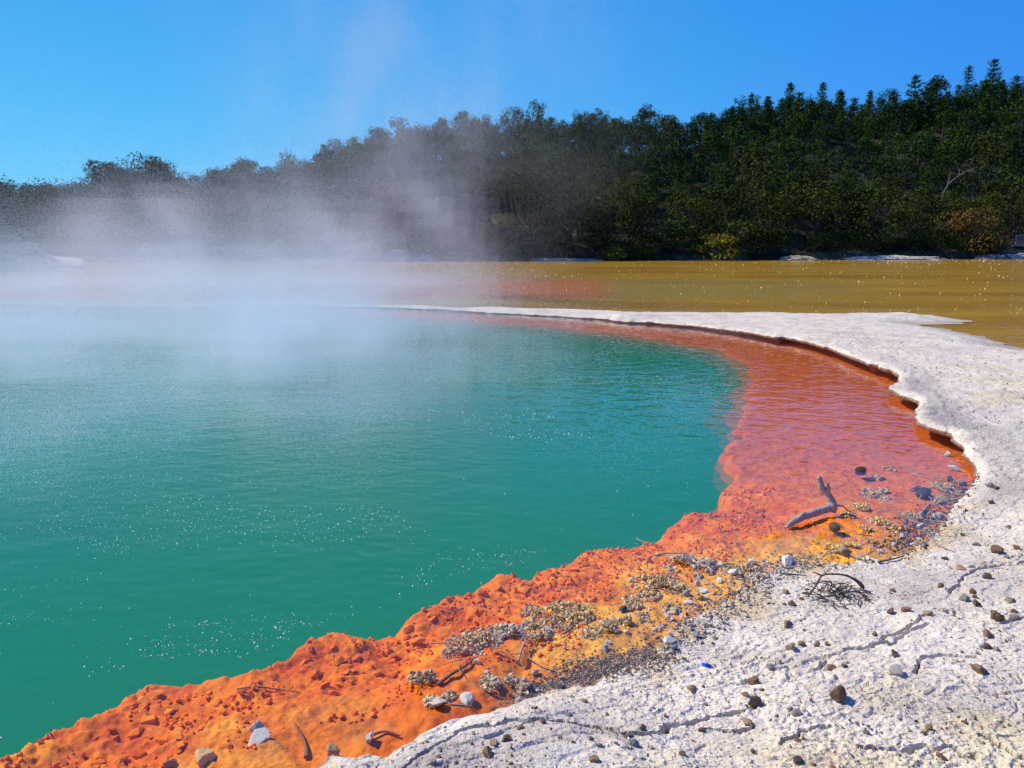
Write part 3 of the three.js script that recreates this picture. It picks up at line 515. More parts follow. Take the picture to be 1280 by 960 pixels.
const brown = [[0.925,-2.737,0.04],[0.864,-2.636,0.027],[0.878,-2.573,0.043],[0.809,-2.431,0.033],[1,-2.479,0.034],[0.946,-2.316,0.029],[1.262,-2.813,0.038],[1.302,-2.795,0.022],[1.528,-2.863,0.032],[1.548,-2.979,0.03],[1.543,-3.069,0.02],[1.215,-3.027,0.03],[1.274,-3.006,0.03],[1.32,-3.013,0.023],[1.027,-2.832,0.028],[0.941,-2.68,0.018],[1.228,-3.217,0.039],[1.325,-3.439,0.034],[1.35,-3.585,0.031],[1.291,-3.439,0.019],[1.394,-3.493,0.019],[1.786,-3.288,0.036],[1.717,-3.288,0.033],[1.858,-3.233,0.032],[2.117,-3.405,0.037],[2.215,-3.502,0.035],[2.19,-3.439,0.026],[2.142,-3.345,0.037],[2.307,-3.362,0.048],[2.2,-3.171,0.035],[2.109,-3.149,0.052],[2.239,-3.233,0.032],[2.403,-3.692,0.04],[2.363,-3.847,0.046],[2.428,-3.858,0.034],[2.669,-4.051,0.057],[2.794,-4.075,0.04],[2.361,-4.004,0.03],[2.52,-3.913,0.026],[2.66,-3.947,0.03],[2.102,-3.575,0.031],[1.981,-2.999,0.043],[1.922,-2.913,0.032],[1.946,-2.888,0.023],[1.856,-2.856,0.019],[1.849,-3.538,0.023],[1.393,-2.359,0.024],[1.366,-2.337,0.016],[1.327,-2.346,0.013],[1.181,-2.346,0.019],[1.168,-2.265,0.013],[0.991,-2.159,0.02],[0.775,-2.249,0.013],[0.993,-2.386,0.016],[1.552,-2.32,0.021],[1.532,-2.386,0.016],[1.36,-2.229,0.02],[1.361,-2.194,0.025],[0.933,-2.163,0.017],[0.201,-2.474,0.022],[0.106,-2.408,0.016],[0.027,-2.377,0.024],[-0.018,-2.29,0.029],[-0.06,-2.274,0.026],[-0.246,-2.171,0.022],[0.157,-2.29,0.016],[0.443,-2.368,0.022],[0.642,-2.39,0.022],[0.335,-2.257,0.015],[0.371,-2.241,0.015],[0.254,-2.269,0.016],[0.253,-2.159,0.027],[0.542,-2.225,0.018],[0.263,-2.594,0.02],[3.264,-5.097,0.044],[3.285,-5.06,0.043],[2.844,-5.007,0],[2.962,-4.411,0.029],[3.086,-4.786,0.031],[2.651,-4.342,0.028],[2.638,-4.185,0.032]].filter((s) => s[2] > .001);
brown.forEach((s, i) => stone(s, rockMat[i % 5], 'small brown angular stone lying on the white sinter', 'brown stones on the sinter', .2, 'stone', 1.15));
stone([1.176,-2.573,0.049], rockMat[0], 'squarish dark brown stone standing alone on bare white sinter', null, .15, 'stone', 1.15);
stone([1.457,-2.697,0.048], greyMat[1], 'pale topped stone with black underside beside a short crack', null, .2, 'stone', 1.15);
stone([1.781,-2.714,0.073], rockMat[1], 'long flat layered brown stone, widest of those on the sinter', null, .2).scale.y *= .6;
stone([1.157,-2.986,0.043], rockMat[3], 'tan stone with a bright face, left of the small dark stones in a row', null, .2, 'stone', 1.15);
stone([0.39,-2.282,0.042], greyMat[0], 'slate grey smooth stone at the end of a crack', null, .25, 'stone', 1.1);
stone([0.388,-2.337,0.027], rockMat[2], 'dark brown stone touching the slate grey stone', null, .2, 'stone', 1.1);
stone([-0.076,-2.221,0.038], rockMat[1], 'reddish brown lumpy stone on sinter near the foremost ledge', null, .2, 'stone', 1.1);
stone([0.684,-2.702,0.036], rockMat[1], 'brown flat stone lying just below the blue bottle cap', null, .25, 'stone', 1.1);
stone([0.89,-2.182,0.03], greyMat[2], 'black stone on the sinter, darkest of its neighbours', null, .2, 'stone', 1.1);
[[-0.224,-2.171,0.022],[0.399,-2.194,0.023],[0.984,-2.523,0.023]].forEach((s) => stone(s, whiteMat[0], 'small white stone lying loose on the sinter', 'white stones on the sinter', .2));
const P0 = .0;
stone([-1.056,-2.407,0.082], mat([.66, .42, .16], .9), 'rounded cream stone with orange stain breaking the shallow water', null, .26).scale.y *= .75;
stone([-0.912,-2.505,0.085], whiteMat[0], 'white flat stone breaking the water over the orange crust', null, .26).scale.y *= .6;
stone([-0.933,-2.562,0.049], whiteMat[1], 'small pitted stone resting against the white flat stone', null, .05);
stone([-1.175,-2.39,0.044], mat([.30, .17, .08], .9), 'dark stained stone left of the rounded cream stone', null, .05);
stone([-0.512,-2.515,0.046], whiteMat[1], 'pale knobbly stone in orange shallows near the foremost ledge', null, .05);
stone([-0.627,-2.442,0.061], mat([.5, .3, .12], .9), 'tan stone at the tip of the foremost white ledge', null, .05);
stone([-0.168,-2.714,0.064], whiteMat[0], 'large white stone against the ledge in the yellow shallows', null, .2).scale.y *= .62;
stone([-0.28,-2.667,0.06], whiteMat[1], 'pitted cream stone beside the large white stone', null, .1);
stone([1.509,-4.012,0.083], whiteMat[0], 'cream block sitting where the red shallows meet the sinter', null, .1);
stone([0.97,-3.663,0.056], whiteMat[0], 'thin white slab lying on the yellow shallows', null, .15).scale.y *= .4;
stone([1.843,-4.105,0.072], mat([.3, .2, .12], .9), 'brown stone half sunk in the small ochre pool', null, .15);
[[0.946,-3.582,0.039],[0.396,-3.087,0.038],[0.159,-3.264,0.043],[-0.145,-3.014,0.037],[-0.074,-2.884,0.042],[0.254,-2.827,0.048],[-0.105,-2.932,0.03],[0.203,-2.926,0.029],[0.419,-3.142,0.028],[0.093,-2.982,0.033],[0.725,-3.38,0.034],[0.631,-3.396,0.038],[1.176,-3.867,0.055],[1.128,-3.972,0.048],[0.855,-3.529,0.039],[0.954,-3.748,0.033],[1.321,-4.037,0.04],[3.734,-6.448,0.062],[3.543,-6.021,0.077],[2.767,-4.822,0.073],[2.538,-4.6,0.055],[2.315,-4.371,0.043],[2.079,-4.151,0.041],[2.201,-4.234,0.037],[1.071,-3.758,0.041],[0.77,-3.437,0.034],[0.513,-3.235,0.029],[0.031,-2.775,0.037],[0.103,-2.86,0.026],[1.007,-3.446,0.034],[0.676,-3.1,0.048],[0.694,-2.963,0.03]].forEach((s, i) => stone(s, whiteMat[i % 2], 'small white stone scattered in the yellow shallows along the shore', 'white stones in the shallows', .12));
[[0.638,-3.627,0.036],[0.863,-3.618,0.04],[0.527,-3.461,0.046],[0.809,-3.17,0.046],[0.685,-3.046,0.041],[0.192,-2.85,0.038],[-0.026,-2.914,0.033],[3.375,-5.604,0.06],[3.355,-5.73,0.055]].forEach((s, i) => stone(s, greyMat[i % 3], 'dark grey stone scattered in the yellow shallows along the shore', 'grey stones in the shallows', .1));
{ // loose pieces of the orange crust near the drop-off
  const r = rng(55), ms = [[.84, .20, .010], [.78, .17, .010], [.87, .25, .014], [.72, .15, .012]].map((c) => mat(c, .9, { specularIntensity: .3 }));
  let n = 0; for (let tries = 0; n < 280 && tries < 9000; tries++) {
    const d = 2.0 + r() * 3.2, u = -.75 + r() * .95, x = u * d, z = -d, p = sdPool(x, z), dd = sdDeep(x, z);
    if (p < .12 || dd > -.06 || p / (p - dd) < .5 || noise(x * 3, z * 3, 251) < -.25) continue;
    const s = .018 + .05 * Math.pow(r(), 2.2), h = bedHeight(x, z); if (h > -.03) continue;
    const m = part('stone', chipG[Math.floor(r() * 14)], ms[Math.floor(r() * 4)], bed); m.position.set(x, Math.min(h + s * .1, -.008 - s * .4), z); m.scale.set(s * 1.2, s * .62, s); m.rotation.set((r() - .5) * .5, r() * 7, (r() - .5) * .5); n++;
  }
}
// knobbly sinter clumps standing out of the shallows
const clumpMat = [[.62, .44, .23], [.56, .46, .34], [.64, .44, .19]].map((c) => new THREE.MeshPhysicalMaterial({ color: rgb(...c), roughness: .95, vertexColors: true }));
function clumpGeometry(seed, w, d, h, n) {
  const r = rng(seed), gs = [], q = new THREE.Matrix4(), e = new THREE.Euler(), kk = [.55, .75, 1, 1.25];
  for (let i = 0; i < n; i++) {
    const b = r() * 7, k = Math.sqrt(r()) * 1.25, x = Math.cos(b) * k * w / 2, z = Math.sin(b) * k * d / 2; if (noise(x * 14 + seed, z * 14, seed) + .6 * noise(x * 32, z * 32, seed + 1) < k * 1.5 - 1.4) continue; const y = h * Math.max(0, 1 - k * k / 1.5) * (.5 + .5 * r()) * (.6 + .6 * noise(x * 20, z * 20, seed + 2)), s = .007 + .02 * Math.pow(r(), 3) + .003;
    const g = chipG[i % 14].clone(); g.applyMatrix4(q.makeRotationFromEuler(e.set(r() * 6, r() * 6, r() * 6)).scale(new THREE.Vector3(s, s, s))); g.translate(x, y, z);
    const c = kk[Math.floor(r() * 4)], n2 = g.attributes.position.count, col = new Float32Array(n2 * 3).fill(c); g.setAttribute('color', new THREE.BufferAttribute(col, 3)); gs.push(g);
  }
  return mergeGeometries(gs);
}
let clumpSeed = 1100;
function clump(px, w, d, h, mi, label, group) {
  const [x, z] = px, g = clumpGeometry(clumpSeed++, w, d, h, Math.round(90 + 13500 * w * d)), o = thing('sinter_clump', g, clumpMat[mi]); o.position.set(x, bedHeight(x, z) + .002, z); return tag(o, label, 'sinter clump', group);
}
const many = (l, m, label, group) => l.forEach(([x, z, w0]) => { const w = w0 * .8; clump([x, z], w, w * (1 + .5 * hash(clumpSeed, 2)), .018 + .03 * hash(clumpSeed, 1), m, label, group); });
clump([-0.199,-3.142], .19, .24, .055, 0, 'large knobbly beige clump in orange shallows, foremost of its ridge');
clump([-0.101,-3.235], .18, .2, .05, 0, 'beige knobbly ridge between the large clump and the grey clump');
clump([0,-3.257], .13, .2, .06, 1, 'rounded grey clump at the middle of the knobbly ridge');
clump([0.227,-3.42], .30, .28, .045, 2, 'long beige clump trailing away beyond the grey clump');
clump([0.98,-3.972], .27, .26, .07, 1, 'broad grey white clump standing highest in the shallows');
clump([0.738,-3.739], .22, .26, .05, 0, 'beige clump with a pale stick on it beside the broad grey clump');
many([[0.583,-3.529,0.124],[0.617,-3.38,0.097],[0.533,-3.317,0.081],[0.433,-3.257,0.101],[0.695,-3.609,0.119],[0.115,-3.227,0.122],[0.358,-3.227,0.107],[1.165,-3.951,0.147],[1.27,-3.94,0.112],[1.206,-3.867,0.102],[0,-2.908,0.078],[-0.09,-2.86,0.096],[-0.382,-2.837,0.083],[-0.335,-2.842,0.07],[-0.247,-2.736,0.08],[-0.304,-2.693,0.067],[0.48,-3.333,0.096],[0.849,-3.682,0.097],[0.756,-3.461,0.099],[0.937,-3.547,0.086],[0.052,-2.884,0.084]], 0, 'small beige knobbly clump scattered among the yellow shallows', 'small clumps in the shallows');
many([[1.808,-4.151,0.154],[1.948,-4.246,0.111],[2.598,-5.387,0.231],[2.712,-5.445,0.152],[2.318,-4.948,0.117],[2.309,-4.643,0.151],[2.354,-4.531,0.137],[2.146,-4.503,0.117],[2.824,-5.773,0.123],[3.018,-5.998,0.128],[3.222,-5.523,0.237],[3.067,-5.293,0.193],[1.59,-4.049,0.115],[1.691,-4.082,0.116],[2.152,-4.746,0.102],[2.6,-4.822,0.125]], 2, 'low crusty yellowish clump around the driftwood and pine cones', 'clumps near the driftwood');
many([[0.711,-3.118,0.104],[0.66,-3.037,0.088],[0.945,-3.38,0.09],[1.057,-3.488,0.092],[1.159,-3.638,0.088],[1.284,-3.782,0.124],[2.545,-4.477,0.126],[2.339,-4.22,0.119],[2.189,-4.102,0.098],[1.915,-3.99,0.148]], 1, 'grey crusty clump fringing the edge of the white sinter', 'grey clumps along the sinter edge');

// loose gravel and litter, too fine to count
function scatter(name, geometry, m, n, place, label, category, seed, size, even = 0) {
  const r = rng(seed), o = new THREE.InstancedMesh(geometry, m, n), q = new THREE.Matrix4(), e = new THREE.Euler(), v = new THREE.Vector3(), qt = new THREE.Quaternion(), c = new THREE.Color(); let k = 0;
  for (let t = 0; t < n * 60 && k < n; t++) {
    const p = place(r); if (!p) continue; const s = size(r, p), y = p[2] ?? surface(p[0], p[1]);
    q.compose(v.set(p[0], y + s * .15, p[1]), qt.setFromEuler(e.set(r() * 6, r() * 6, r() * 6)), new THREE.Vector3(s, s * .7, s)); o.setMatrixAt(k, q); const b = even ? 1 + even * (r() - .5) : .45 + 1.7 * Math.pow(r(), 2.2); o.setColorAt(k, c.setRGB(b, b * (.93 + .07 * r()), b * (.85 + .15 * r()))); k++;
  }
  o.count = k; o.name = numbered(name); o.castShadow = o.receiveShadow = true; scene.add(o); return tag(o, label, category, null, 'stuff');
}
scatter('gravel', chipG[3], mat([.24, .18, .13], .95), 1300, (r) => { const d = 1.9 * Math.exp(r() * 2.0), u = -.2 + r() * .95, x = u * d, z = -d; return inSinter(x, z) > .06 && noise(x * 1.4, z * 1.4, 261) + r() * .9 > .35 ? [x, z] : null; }, 'fine brown gravel sprinkled over the white sinter', 'gravel', 71, (r, p) => .005 + .013 * Math.pow(r(), 4) + .0011 * -p[1]);
scatter('white_gravel', chipG[5], mat([.62, .58, .53], .95), 2600, (r) => { const d = 1.9 * Math.exp(r() * 1.9), u = -.2 + r() * .95, x = u * d, z = -d; return inSinter(x, z) > .04 && noise(x * 2.4, z * 2.4, 262) + r() * .8 > .2 ? [x, z] : null; }, 'fine pale sinter chips sprinkled over the white crust', 'gravel', 72, (r) => .005 + .012 * Math.pow(r(), 3));
const along = (pts, r) => { const i = Math.floor(r() * (pts.length - 1)), t = r(); return [mix(pts[i][0], pts[i + 1][0], t), mix(pts[i][1], pts[i + 1][1], t)]; };
const grit = [[0.047,-2.791],[0.128,-2.848],[0.261,-2.908],[0.395,-2.944],[0.533,-2.982],[0.643,-3.034]], grit2 = [[2.133,-4.151],[2.322,-4.32],[2.538,-4.6],[2.746,-4.822],[3.093,-5.239],[3.364,-5.564]], grit3 = [[0.667,-3.156],[0.85,-3.341],[1.058,-3.529],[1.251,-3.807],[1.475,-3.972],[1.709,-4.015]];
scatter('dark_grit', chipG[2], mat([.30, .225, .155], .95), 6000, (r) => { const p = along(grit, r), g = () => (r() + r() + r() - 1.5); return [p[0] + g() * .09, p[1] + g() * .12]; }, 'dark grey grit banked along the foot of the white ledge', 'gravel', 73, (r) => .007 + .014 * r() * r());
scatter('dark_grit', chipG[6], mat([.17, .14, .12], .95), 1500, (r) => { const p = along(grit2, r), g = () => (r() + r() + r() - 1.5); return [p[0] + g() * .12, p[1] + g() * .16]; }, 'dark grit and chips beside the pine cones', 'gravel', 74, (r) => .008 + .026 * r() * r());
scatter('grey_grit', chipG[8], mat([.34, .31, .28], .95), 1800, (r) => { const p = along(grit3, r), g = () => (r() + r() + r() - 1.5); return [p[0] + g() * .12, p[1] + g() * .2]; }, 'grey chips fringing the yellow shallows', 'gravel', 75, (r) => .008 + .022 * r() * r());
scatter('crust_crumbs', chipG[1], mat([.58, .40, .20], .95), 1500, (r) => { const d = 2.6 + r() * 3, u = -.15 + r() * .7, x = u * d, z = -d, p = sdPool(x, z, RIM); return p > 0 && p < .75 && RIM.v < .06 && noise(x * 4, z * 4, 263) > -.1 ? [x, z, Math.max(-.006, bedHeight(x, z))] : null; }, 'tiny tan crumbs littering the yellow shallows', 'gravel', 76, (r) => .006 + .02 * r() * r() * r());

scatter('orange_crumbs', chipG[7], mat([.84, .205, .011], .95, { specularIntensity: .3 }), 3000, (r) => { const d = 1.9 + r() * 3.6, u = -.8 + r() * 1.15, x = u * d, z = -d, p = sdPool(x, z); if (p < .05) return null; const dd = sdDeep(x, z); return dd < -.03 && p / (p - dd) > .3 && noise(x * 5, z * 5, 264) + .7 * noise(x * 13, z * 13, 265) + r() * .5 > .12 ? [x, z] : null; }, 'loose orange crust crumbs strewn over the shelf under the water', 'gravel', 77, (r) => .008 + .026 * Math.pow(r(), 3), .3);

// driftwood branch lying on the red shallows
{
  const wood = new THREE.MeshPhysicalMaterial({ color: rgb(.36, .29, .25), roughness: .85, bumpMap: grain, bumpScale: .012 }), pale = mat([.6, .48, .36], .8), g = base('driftwood_branch'), [ex, , ez] = [2.023,0.036,-4.75];
  part('fallen_arm', limb(smoothPath([[1.694,0.003,-4.55], [1.743,0.023,-4.58], [1.851,0.036,-4.66], [1.954,0.041,-4.72], [2.045,0.05,-4.77]], 14), [.01, .016, .019, .021, .02, .022, .024, .023, .023, .024, .025, .025, .026, .027, .028], 9, .5, 3), wood, g);
  part('upright_arm', limb(smoothPath([[2.048,0.022,-4.76], [2.058,0.079,-4.78], [2.025,0.137,-4.8], [1.991,0.185,-4.8], [1.978,0.223,-4.8], [1.971,0.249,-4.8]], 12), [.03, .029, .025, .023, .023, .021, .019, .018, .017, .016, .017, .018, .010], 9, .45, 5), wood, g);
  part('broken_stub', limb([[2.027,0.135,-4.79], [2.03,0.17,-4.78], [2.023,0.208,-4.78]], [.018, .013, .004], 7, .3, 6), wood, g);
  part('side_twig', limb(smoothPath([[2.051,0.054,-4.76], [2.13,0.051,-4.8], [2.183,0.011,-4.82], [2.226,-0.01,-4.82]], 8), [.008, .007, .006, .006, .005, .005, .004, .003, .002], 5), wood, g);
  part('broken_tip', limb([[1.689,-0.002,-4.55], [1.712,0.01,-4.56]], [.006, .016], 7, .4, 8), pale, g);
  tag(g, 'weathered grey driftwood branch with one upright arm in the red shallows', 'branch');
}
// pine cones
function cone(p, len, turn, label, wet) {
  const g = base('pine_cone', p[0], 0, p[1]), m = mat(wet ? [.12, .085, .06] : [.15, .105, .075], .85), r = rng(Math.round(len * 999)), gs = [], sc = chipGeometry(5, .35, 12);
  const core = new THREE.SphereGeometry(.5, 12, 10); core.scale(len * .62, len * .62, len * .95); part('core', core, m, g);
  for (let i = 0; i < 120; i++) { const v = (i + .5) / 120, w = i * 2.39996, zz = (v - .5) * len, R = len * .36 * Math.sqrt(Math.max(.02, 1 - Math.pow((v - .55) / .58, 2))); const s = sc.clone(); s.scale(len * .17, len * .14, len * .14); s.rotateZ(w); s.translate(Math.cos(w) * R, Math.sin(w) * R, zz); gs.push(s); }
  const q = part('scales', mergeGeometries(gs), m, g); q.userData.kind = 'stuff'; g.rotation.y = turn; g.position.y = surface(p[0], p[1]) + len * .36 + (wet ? .012 : 0); return tag(g, label, 'pine cone');
}
cone([2.954,-5.349], .1, 1.2, 'dark open pine cone at the edge of the shallows');
cone([1.938,-4.436], .075, .4, 'wet pine cone in the shallows behind the driftwood branch', true);
cone([2.698,-5.795], .085, 1.5, 'sunken pine cone lying in the red shallows beyond the driftwood', true).position.y = -.012;

// twig heap with an arched branch
function tw(r, x, z, len, rad, lift = .03) { const a = r() * 7, p = []; let cx = -Math.cos(a) * len / 2, cz = -Math.sin(a) * len / 2, b = a; const y0 = r() * lift, sl = (r() - .5) * lift; for (let i = 0; i < 5; i++) { p.push([x + cx, y0 + sl * i / 2 + .008, z + cz]); b += (r() - .5) * .7; cx += Math.cos(b) * len / 4; cz += Math.sin(b) * len / 4; } return limb(p, [rad, rad * .95, rad * .85, rad * .7, rad * .4], 5); }
{
  const [x, z] = [1.568,-3.502], g = base('twig_heap', x, surface(x, z), z), dark = mat([.055, .042, .036], .95), mid = mat([.16, .125, .10], .95), r = rng(61), gs = [], gs2 = [];
  for (let i = 0; i < 170; i++) { const b = r() * 7, k = Math.pow(r(), .7) * .16; (i % 4 ? gs : gs2).push(tw(r, Math.cos(b) * k, Math.sin(b) * k * .9, .025 + .075 * r() * r(), .0012 + .0022 * r(), .05 * (1 - k / .17) + .006)); }
  part('twigs', mergeGeometries(gs), dark, g).userData.kind = 'stuff'; part('pale_twigs', mergeGeometries(gs2), mid, g).userData.kind = 'stuff';
  part('arched_branch', limb(smoothPath([[-.15, .01, .02], [-.10, .045, -.02], [-.06, .085, -.05], [.0, .088, -.06], [.07, .078, -.06], [.12, .05, -.05], [.14, .025, -.03]], 16), [.004, .005, .005, .0045, .004, .004, .004, .004, .0045, .0045, .005, .005, .006, .009, .011, .011, .005], 7, .2), mat([.10, .055, .04], .9), g);
  part('branch_tip', limb([[-.06, .085, -.05], [-.10, .098, -.06]], [.004, .003], 5), mat([.10, .055, .04], .9), g);
  tag(g, 'heap of dark dry twigs with an arched branch on the sinter', 'twigs');
}
// single sticks and twigs
const twigMat = [mat([.17, .10, .065], .9), mat([.42, .34, .27], .9), mat([.30, .11, .035], .9), mat([.09, .06, .05], .9)];
function stick(pts, r0, mi, label, group, lift = .006) { const p = smoothPath(pts.map(([x, z], i) => [x, surface(x, z) + r0 * .7 + lift, z]), 10); const o = thing('stick', limb(p, p.map((_, i) => r0 * (1 - .55 * i / 10)), 6, .25, 4), twigMat[mi]); return tag(o, label, 'stick', group); }
stick([[-0.29,-2.802],[-0.242,-2.884],[-0.183,-2.982],[-0.163,-3.04]], .008, 0, 'sunken brown stick left of the large knobbly clump');
stick([[0.221,-3.213],[0.301,-3.31]], .006, 0, 'short brown stick in yellow shallows beyond the ridge');
stick([[0.027,-3.034],[0.052,-3.114],[0.077,-3.142]], .006, 1, 'forked grey twig end pointing up from the orange shallows', null, .02);
stick([[-0.076,-3.08],[-0.027,-3.053],[0.034,-3.047]], .003, 3, 'thin dark twig joined to the forked grey twig');
stick([[0.069,-3.073],[0.134,-3.001],[0.199,-2.963]], .003, 1, 'thin straw coloured twig in front of the grit bank');
stick([[0.733,-3.71],[0.785,-3.663],[0.825,-3.627]], .006, 1, 'pale stick lying across the beige clump');
stick([[0.721,-4.139],[0.866,-4.186],[0.988,-4.163]], .005, 3, 'dark sunken stick near the drop off beyond the broad clump');
stick([[1.254,-3.888],[1.33,-3.857],[1.453,-3.787],[1.516,-3.758]], .006, 3, 'black stick lying on chips left of the twig heap');
stick([[1.972,-3.945],[2.066,-3.988],[2.153,-4.032]], .007, 0, 'straight stick resting on the sinter edge right of the twig heap');
stick([[2.652,-4.822],[2.789,-5.014],[2.922,-5.203]], .011, 1, 'pale bare stick lying in front of the dark pine cone');
stick([[2.963,-5.185],[3.093,-5.239],[3.255,-5.275]], .008, 1, 'long grey stick on the debris right of the dark pine cone');
stick([[3.128,-5.861],[3.176,-5.773],[3.271,-5.687]], .005, 1, 'thin straw stick floating in front of the undercut ledge');
stick([[2.925,-5.484],[3.026,-5.543],[3.063,-5.523]], .008, 1, 'short straw stick just beyond the dark pine cone');
stick([[-0.716,-2.433],[-0.743,-2.515],[-0.803,-2.606]], .009, 2, 'orange crusted stick sunk in the shallows near the foremost ledge');
stick([[-0.518,-2.533],[-0.462,-2.543],[-0.401,-2.519]], .007, 2, 'orange stained curved stick close to the foremost ledge');
stick([[-1.105,-2.854],[-1.023,-2.848],[-0.927,-2.848],[-0.843,-2.831]], .004, 0, 'long thin twig hanging over the edge of the drop off');
stick([[-0.321,-2.714],[-0.241,-2.672],[-0.151,-2.683]], .005, 1, 'straw stick under the large white stone');
{ const r = rng(88), g = []; for (let i = 0; i < 60; i++) { const p = along(grit2, r); g.push(tw(r, p[0] + (r() - .5) * .4, p[1] + (r() - .5) * .5, .05 + .14 * r(), .0015 + .003 * r(), .03)); } for (let i = 0; i < 50; i++) { const d = 2.9 + r() * 1.6, x = (-.12 + r() * .3) * d, z = -d; if (sdPool(x, z) > .02 && sdDeep(x, z) < -.1) g.push(tw(r, x, z, .05 + .1 * r(), .0012 + .002 * r(), .012)); }
  const o = thing('litter_twigs', mergeGeometries(g), mat([.34, .25, .17], .95)); tag(o, 'fine straw coloured twig litter strewn through the shallows', 'twigs', null, 'stuff'); }
// blue bottle cap
{
  const [x, z] = [0.789,-2.895], g = base('bottle_cap', x, surface(x, z) + .012, z), m = mat([.01, .09, .62], .35), pts = [[.0, .013], [.0135, .013], [.0148, .0115], [.0150, 0], [.0138, 0], [.0134, .010], [.0, .0112]].map((p) => new THREE.Vector2(...p));
  part('cap', new THREE.LatheGeometry(pts, 32), m, g); for (let i = 0; i < 24; i++) part('rib', new THREE.BoxGeometry(.0011, .010, .0016).translate(.0152, .0055, 0).rotateY(i / 24 * Math.PI * 2), m, g);
  g.rotation.set(2.6, 0, .2); g.scale.setScalar(1.15); tag(g, 'bright blue plastic bottle cap lying on the white sinter', 'bottle cap');
}
// ---------------------------------------------------------------- bubbles and foam flecks, pale chips standing in for sun glints on the ochre water
scatter('bubbles', new THREE.SphereGeometry(.5, 6, 5), new THREE.MeshPhysicalMaterial({ color: rgb(.9, .92, .9), roughness: .25 }), 3600, (r) => { const d = 2.2 + Math.pow(r(), 1.3) * 8, u = -.75 + r() * 1.0, x = u * d, z = -d; const k = fbm(x * .9 + 4, z * 1.3, 3, 271) + .28 * sm(6, 4, d) * sm(.1, -.5, u); return sdDeep(x, z) > .05 && r() < 9 * Math.max(0, k - .02) * Math.max(0, k - .02) + .012 ? [x, z, .001] : null; }, 'tiny white bubbles dotting the teal pool surface', 'bubbles', 81, (r, p) => .0028 + .0036 * r() * r() + .00032 * -p[1]);
scatter('glint_flecks', chipG[4], mat([.85, .80, .62], .6), 1000, (r) => { const d = 20 * Math.exp(r() * 1.65), u = -.25 + r() * 1.0, x = u * d, z = -d; if (sdLake(x, z) < .4 || d > shoreDist(u) - 2) return null; const line = Math.exp(-Math.pow((d - 46 - 2 * noise(x * .2, 0, 281)) / 1.6, 2)) * sm(.25, .02, u), edge = sm(.3, .4, u) * sm(70, 95, d); return r() < .22 + line + .9 * edge ? [x, z, -.004] : null; }, 'pale foam flecks painting sun sparkle over the ochre shallows', 'glint', 82, (r, p) => (.0009 + .0013 * r() * r()) * -p[1]);
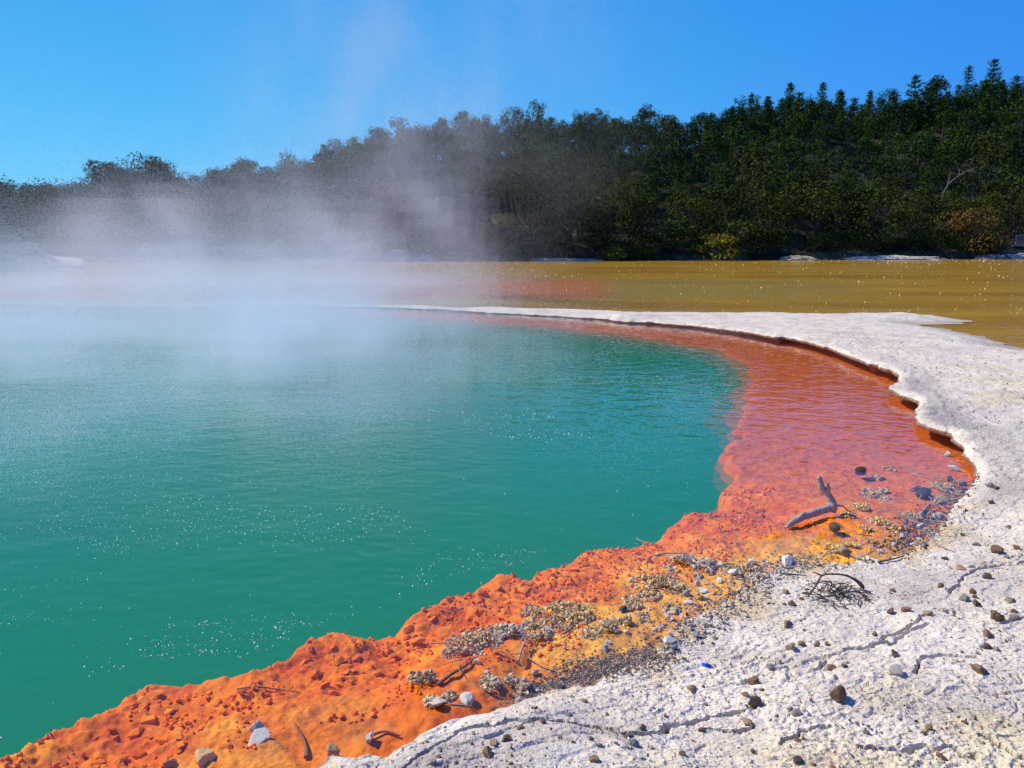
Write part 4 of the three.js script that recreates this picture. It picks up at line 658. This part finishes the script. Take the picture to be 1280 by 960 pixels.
// ---------------------------------------------------------------- steam: drifts of fine droplets, cell by cell as thick as the vapour is there
{
  const E0 = .0053, GROW = 1.12, N0 = 16, LEVELS = 64;
  const cellGeometry = (n, seed) => {
    const r = rng(seed), pos = new Float32Array(n * 9), N = new THREE.Vector3(), T = new THREE.Vector3(), B = new THREE.Vector3();
    for (let i = 0; i < n; i++) {
      const x = r() - .5 + (r() - .5) * .2, y = r() + (r() - .5) * .2, z = r() - .5 + (r() - .5) * .2, w = r() * 7; N.set(r() * 2 - 1, r() * 2 - 1, r() * 2 - 1).normalize(); T.set(N.y, N.z, -N.x).cross(N).normalize(); B.crossVectors(N, T);
      for (let v = 0; v < 3; v++) { const a = Math.cos(w + v * 2.0944) * E0, b = Math.sin(w + v * 2.0944) * E0; pos[i * 9 + v * 3] = x + T.x * a + B.x * b; pos[i * 9 + v * 3 + 1] = y + T.y * a + B.y * b; pos[i * 9 + v * 3 + 2] = z + T.z * a + B.z * b; }
    }
    const g = new THREE.BufferGeometry(); g.setAttribute('position', new THREE.BufferAttribute(pos, 3)); g.computeVertexNormals(); return g;
  };
  const levels = Array.from({ length: LEVELS }, (_, k) => cellGeometry(Math.round(N0 * Math.pow(GROW, k)), 3000 + k));
  const vapour = new THREE.MeshPhysicalMaterial({ color: rgb(.87, .95, 1), roughness: 1, specularIntensity: 0, transmission: .5, thickness: 0, side: THREE.DoubleSide });
  const groups = {};
  function fill(c, x0, x1, y1, z0, z1, field, seed) {
    const r = rng(seed);
    for (let z = z0; z > z1; z -= c) for (let sx = r() * c, sy = r() * .4 * c, y = 0; y < y1; y += c) for (let x = x0; x < x1; x += c) {
      const X = x + sx, Y = y + sy, got = field(X, Y + c / 2, -z); if (!got) continue;
      const [s, name] = got, n = s * c / (.65 * E0 * E0); let k = Math.floor(Math.log(n / N0) / Math.log(GROW) + r()); if (k < 0) { if (r() > n / N0) continue; k = 0; }
      ((groups[name] ??= [])[Math.min(k, LEVELS - 1)] ??= []).push([X, Y, z, c, Math.floor(r() * 4)]);
    }
  }
  const perlin = new ImprovedNoise(), n3 = (x, y, z, s) => 1.5 * perlin.noise(x + s * 3.17, y + s * 1.73 + .37, z + s * 2.39);
  const turn = (f) => (x, y, z, s) => { const a = x + .9 * noise(y * .8, z * .8, s + 7), b = y + .5 * noise(x * .7, z * .7, s + 8); return f(a * .8 + z * .6 + b * .25, b - a * .2, z * .8 - a * .6, s); };
  const bell = (v, w) => Math.exp(-v * v / (w * w)), wisp = turn((x, y, z, s) => .5 + .64 * n3(x, y, z, s) + .34 * n3(x * 2.1, y * 2.1, z * 2.1, s + 50) + .07 * n3(x * 4.3, y * 4.3, z * 4.3, s + 90));
  const strongest = (list, least) => { let t = 0, b = null, m = 0; for (const [s, n] of list) { t += s; if (s > m) { m = s; b = n; } } return t > least ? [t, b] : null; };
  // far half of the pool
  fill(.55, -36, 7, 15, -15, -36, (x, y, d) => {
    const u = x / d, n1 = Math.max(0, wisp(x * .33, y * .3, d * .25, 611)), n2 = Math.max(0, wisp(x * .42, y * .26, d * .3, 631) - .26), n3 = Math.max(0, wisp(x * .4, y * .28, d * .3, 651) - .32);
    const bank = .28 * Math.exp(-y / (.6 + .3 * n1)) * sm(.12, -.3, u) * sm(14, 17, d) * (1 - sm(31, 36, d)) * n1;
    const w1 = 2.7 + .30 * y, p1 = .54 * bell(x + 4.6 - .16 * y, w1) * bell(d - 28, 3.2) * Math.exp(-y / 4.6) * n2;
    const p2 = .28 * bell(x + 13.6 - .3 * y, 4.6) * bell(d - 29, 3.2) * (1 - sm(2.4, 5.2, y)) * n3 * mix(sm(-.66, -.52, u), 1, sm(1.2, .5, y));
    const veil = .016 * bell(x + 2.6, 5.5) * bell(d - 29, 3.5) * sm(2, 5, y) * (1 - sm(8, 14.5, y)) * n1;
    return strongest([[bank, 'bank'], [p1, 'plume'], [p2, 'left_plume'], [veil, 'veil']], .0012);
  }, 21);
  // thin wisps over the nearer water
  fill(.36, -15, 5, 3, -5.2, -15, (x, y, d) => {
    if (sdPool0(x, -d) < .1) return null;
    const u = x / d, n = Math.max(0, wisp(x * .75, y * .35, d * .4, 671) - .1);
    const s = (.08 * sm(.3, .1, u) * (u > 0 ? Math.exp(-y / .5) : 1) + .72 * bell(u + .28, .12) * sm(5, 8, d) + .40 * sm(-.12, -.55, u) + (.3 * sm(.28, -.05, u) * (u > -.05 ? Math.exp(-y / .6) : 1) + .5 * sm(-.02, -.35, u) * Math.exp(-y / 1.2)) * sm(6.5, 14, d) + .22 * bell(u - .25, .06) * sm(6, 8, d) * Math.exp(-y / .25) * sm(.75, .3, y)) * Math.exp(-y / .6) * n;
    return s > .0012 ? [s, 'wisps'] : null;
  }, 22);
  const labels = { bank: ['steam_bank', 'dense white steam bank lying low over the far side of the pool'], plume: ['steam_plume', 'tall pale steam plume drifting up in front of the hill'], left_plume: ['steam_plume', 'wispy steam plume drifting past the dark trees above the pale earth bank'], veil: ['steam_veil', 'thin veil of steam fading into the blue sky'], wisps: ['steam_wisps', 'thin wisps of steam curling off the teal water'] };
  for (const [key, sets] of Object.entries(groups)) {
    const g = base(labels[key][0]); tag(g, labels[key][1], 'steam', null, 'stuff');
    sets.forEach((list, k) => {
      const o = new THREE.InstancedMesh(levels[k], vapour, list.length), m = new THREE.Matrix4(), q = new THREE.Quaternion(), ax = new THREE.Vector3(0, 1, 0);
      list.forEach(([x, y, z, c, t], i) => o.setMatrixAt(i, m.compose(new THREE.Vector3(x, y, z), q.setFromAxisAngle(ax, t * Math.PI / 2), new THREE.Vector3(c, c, c))));
      o.name = 'droplets'; o.userData.kind = 'stuff'; o.castShadow = o.receiveShadow = true; g.add(o);
    });
  }
}
renderer.render(scene, camera);
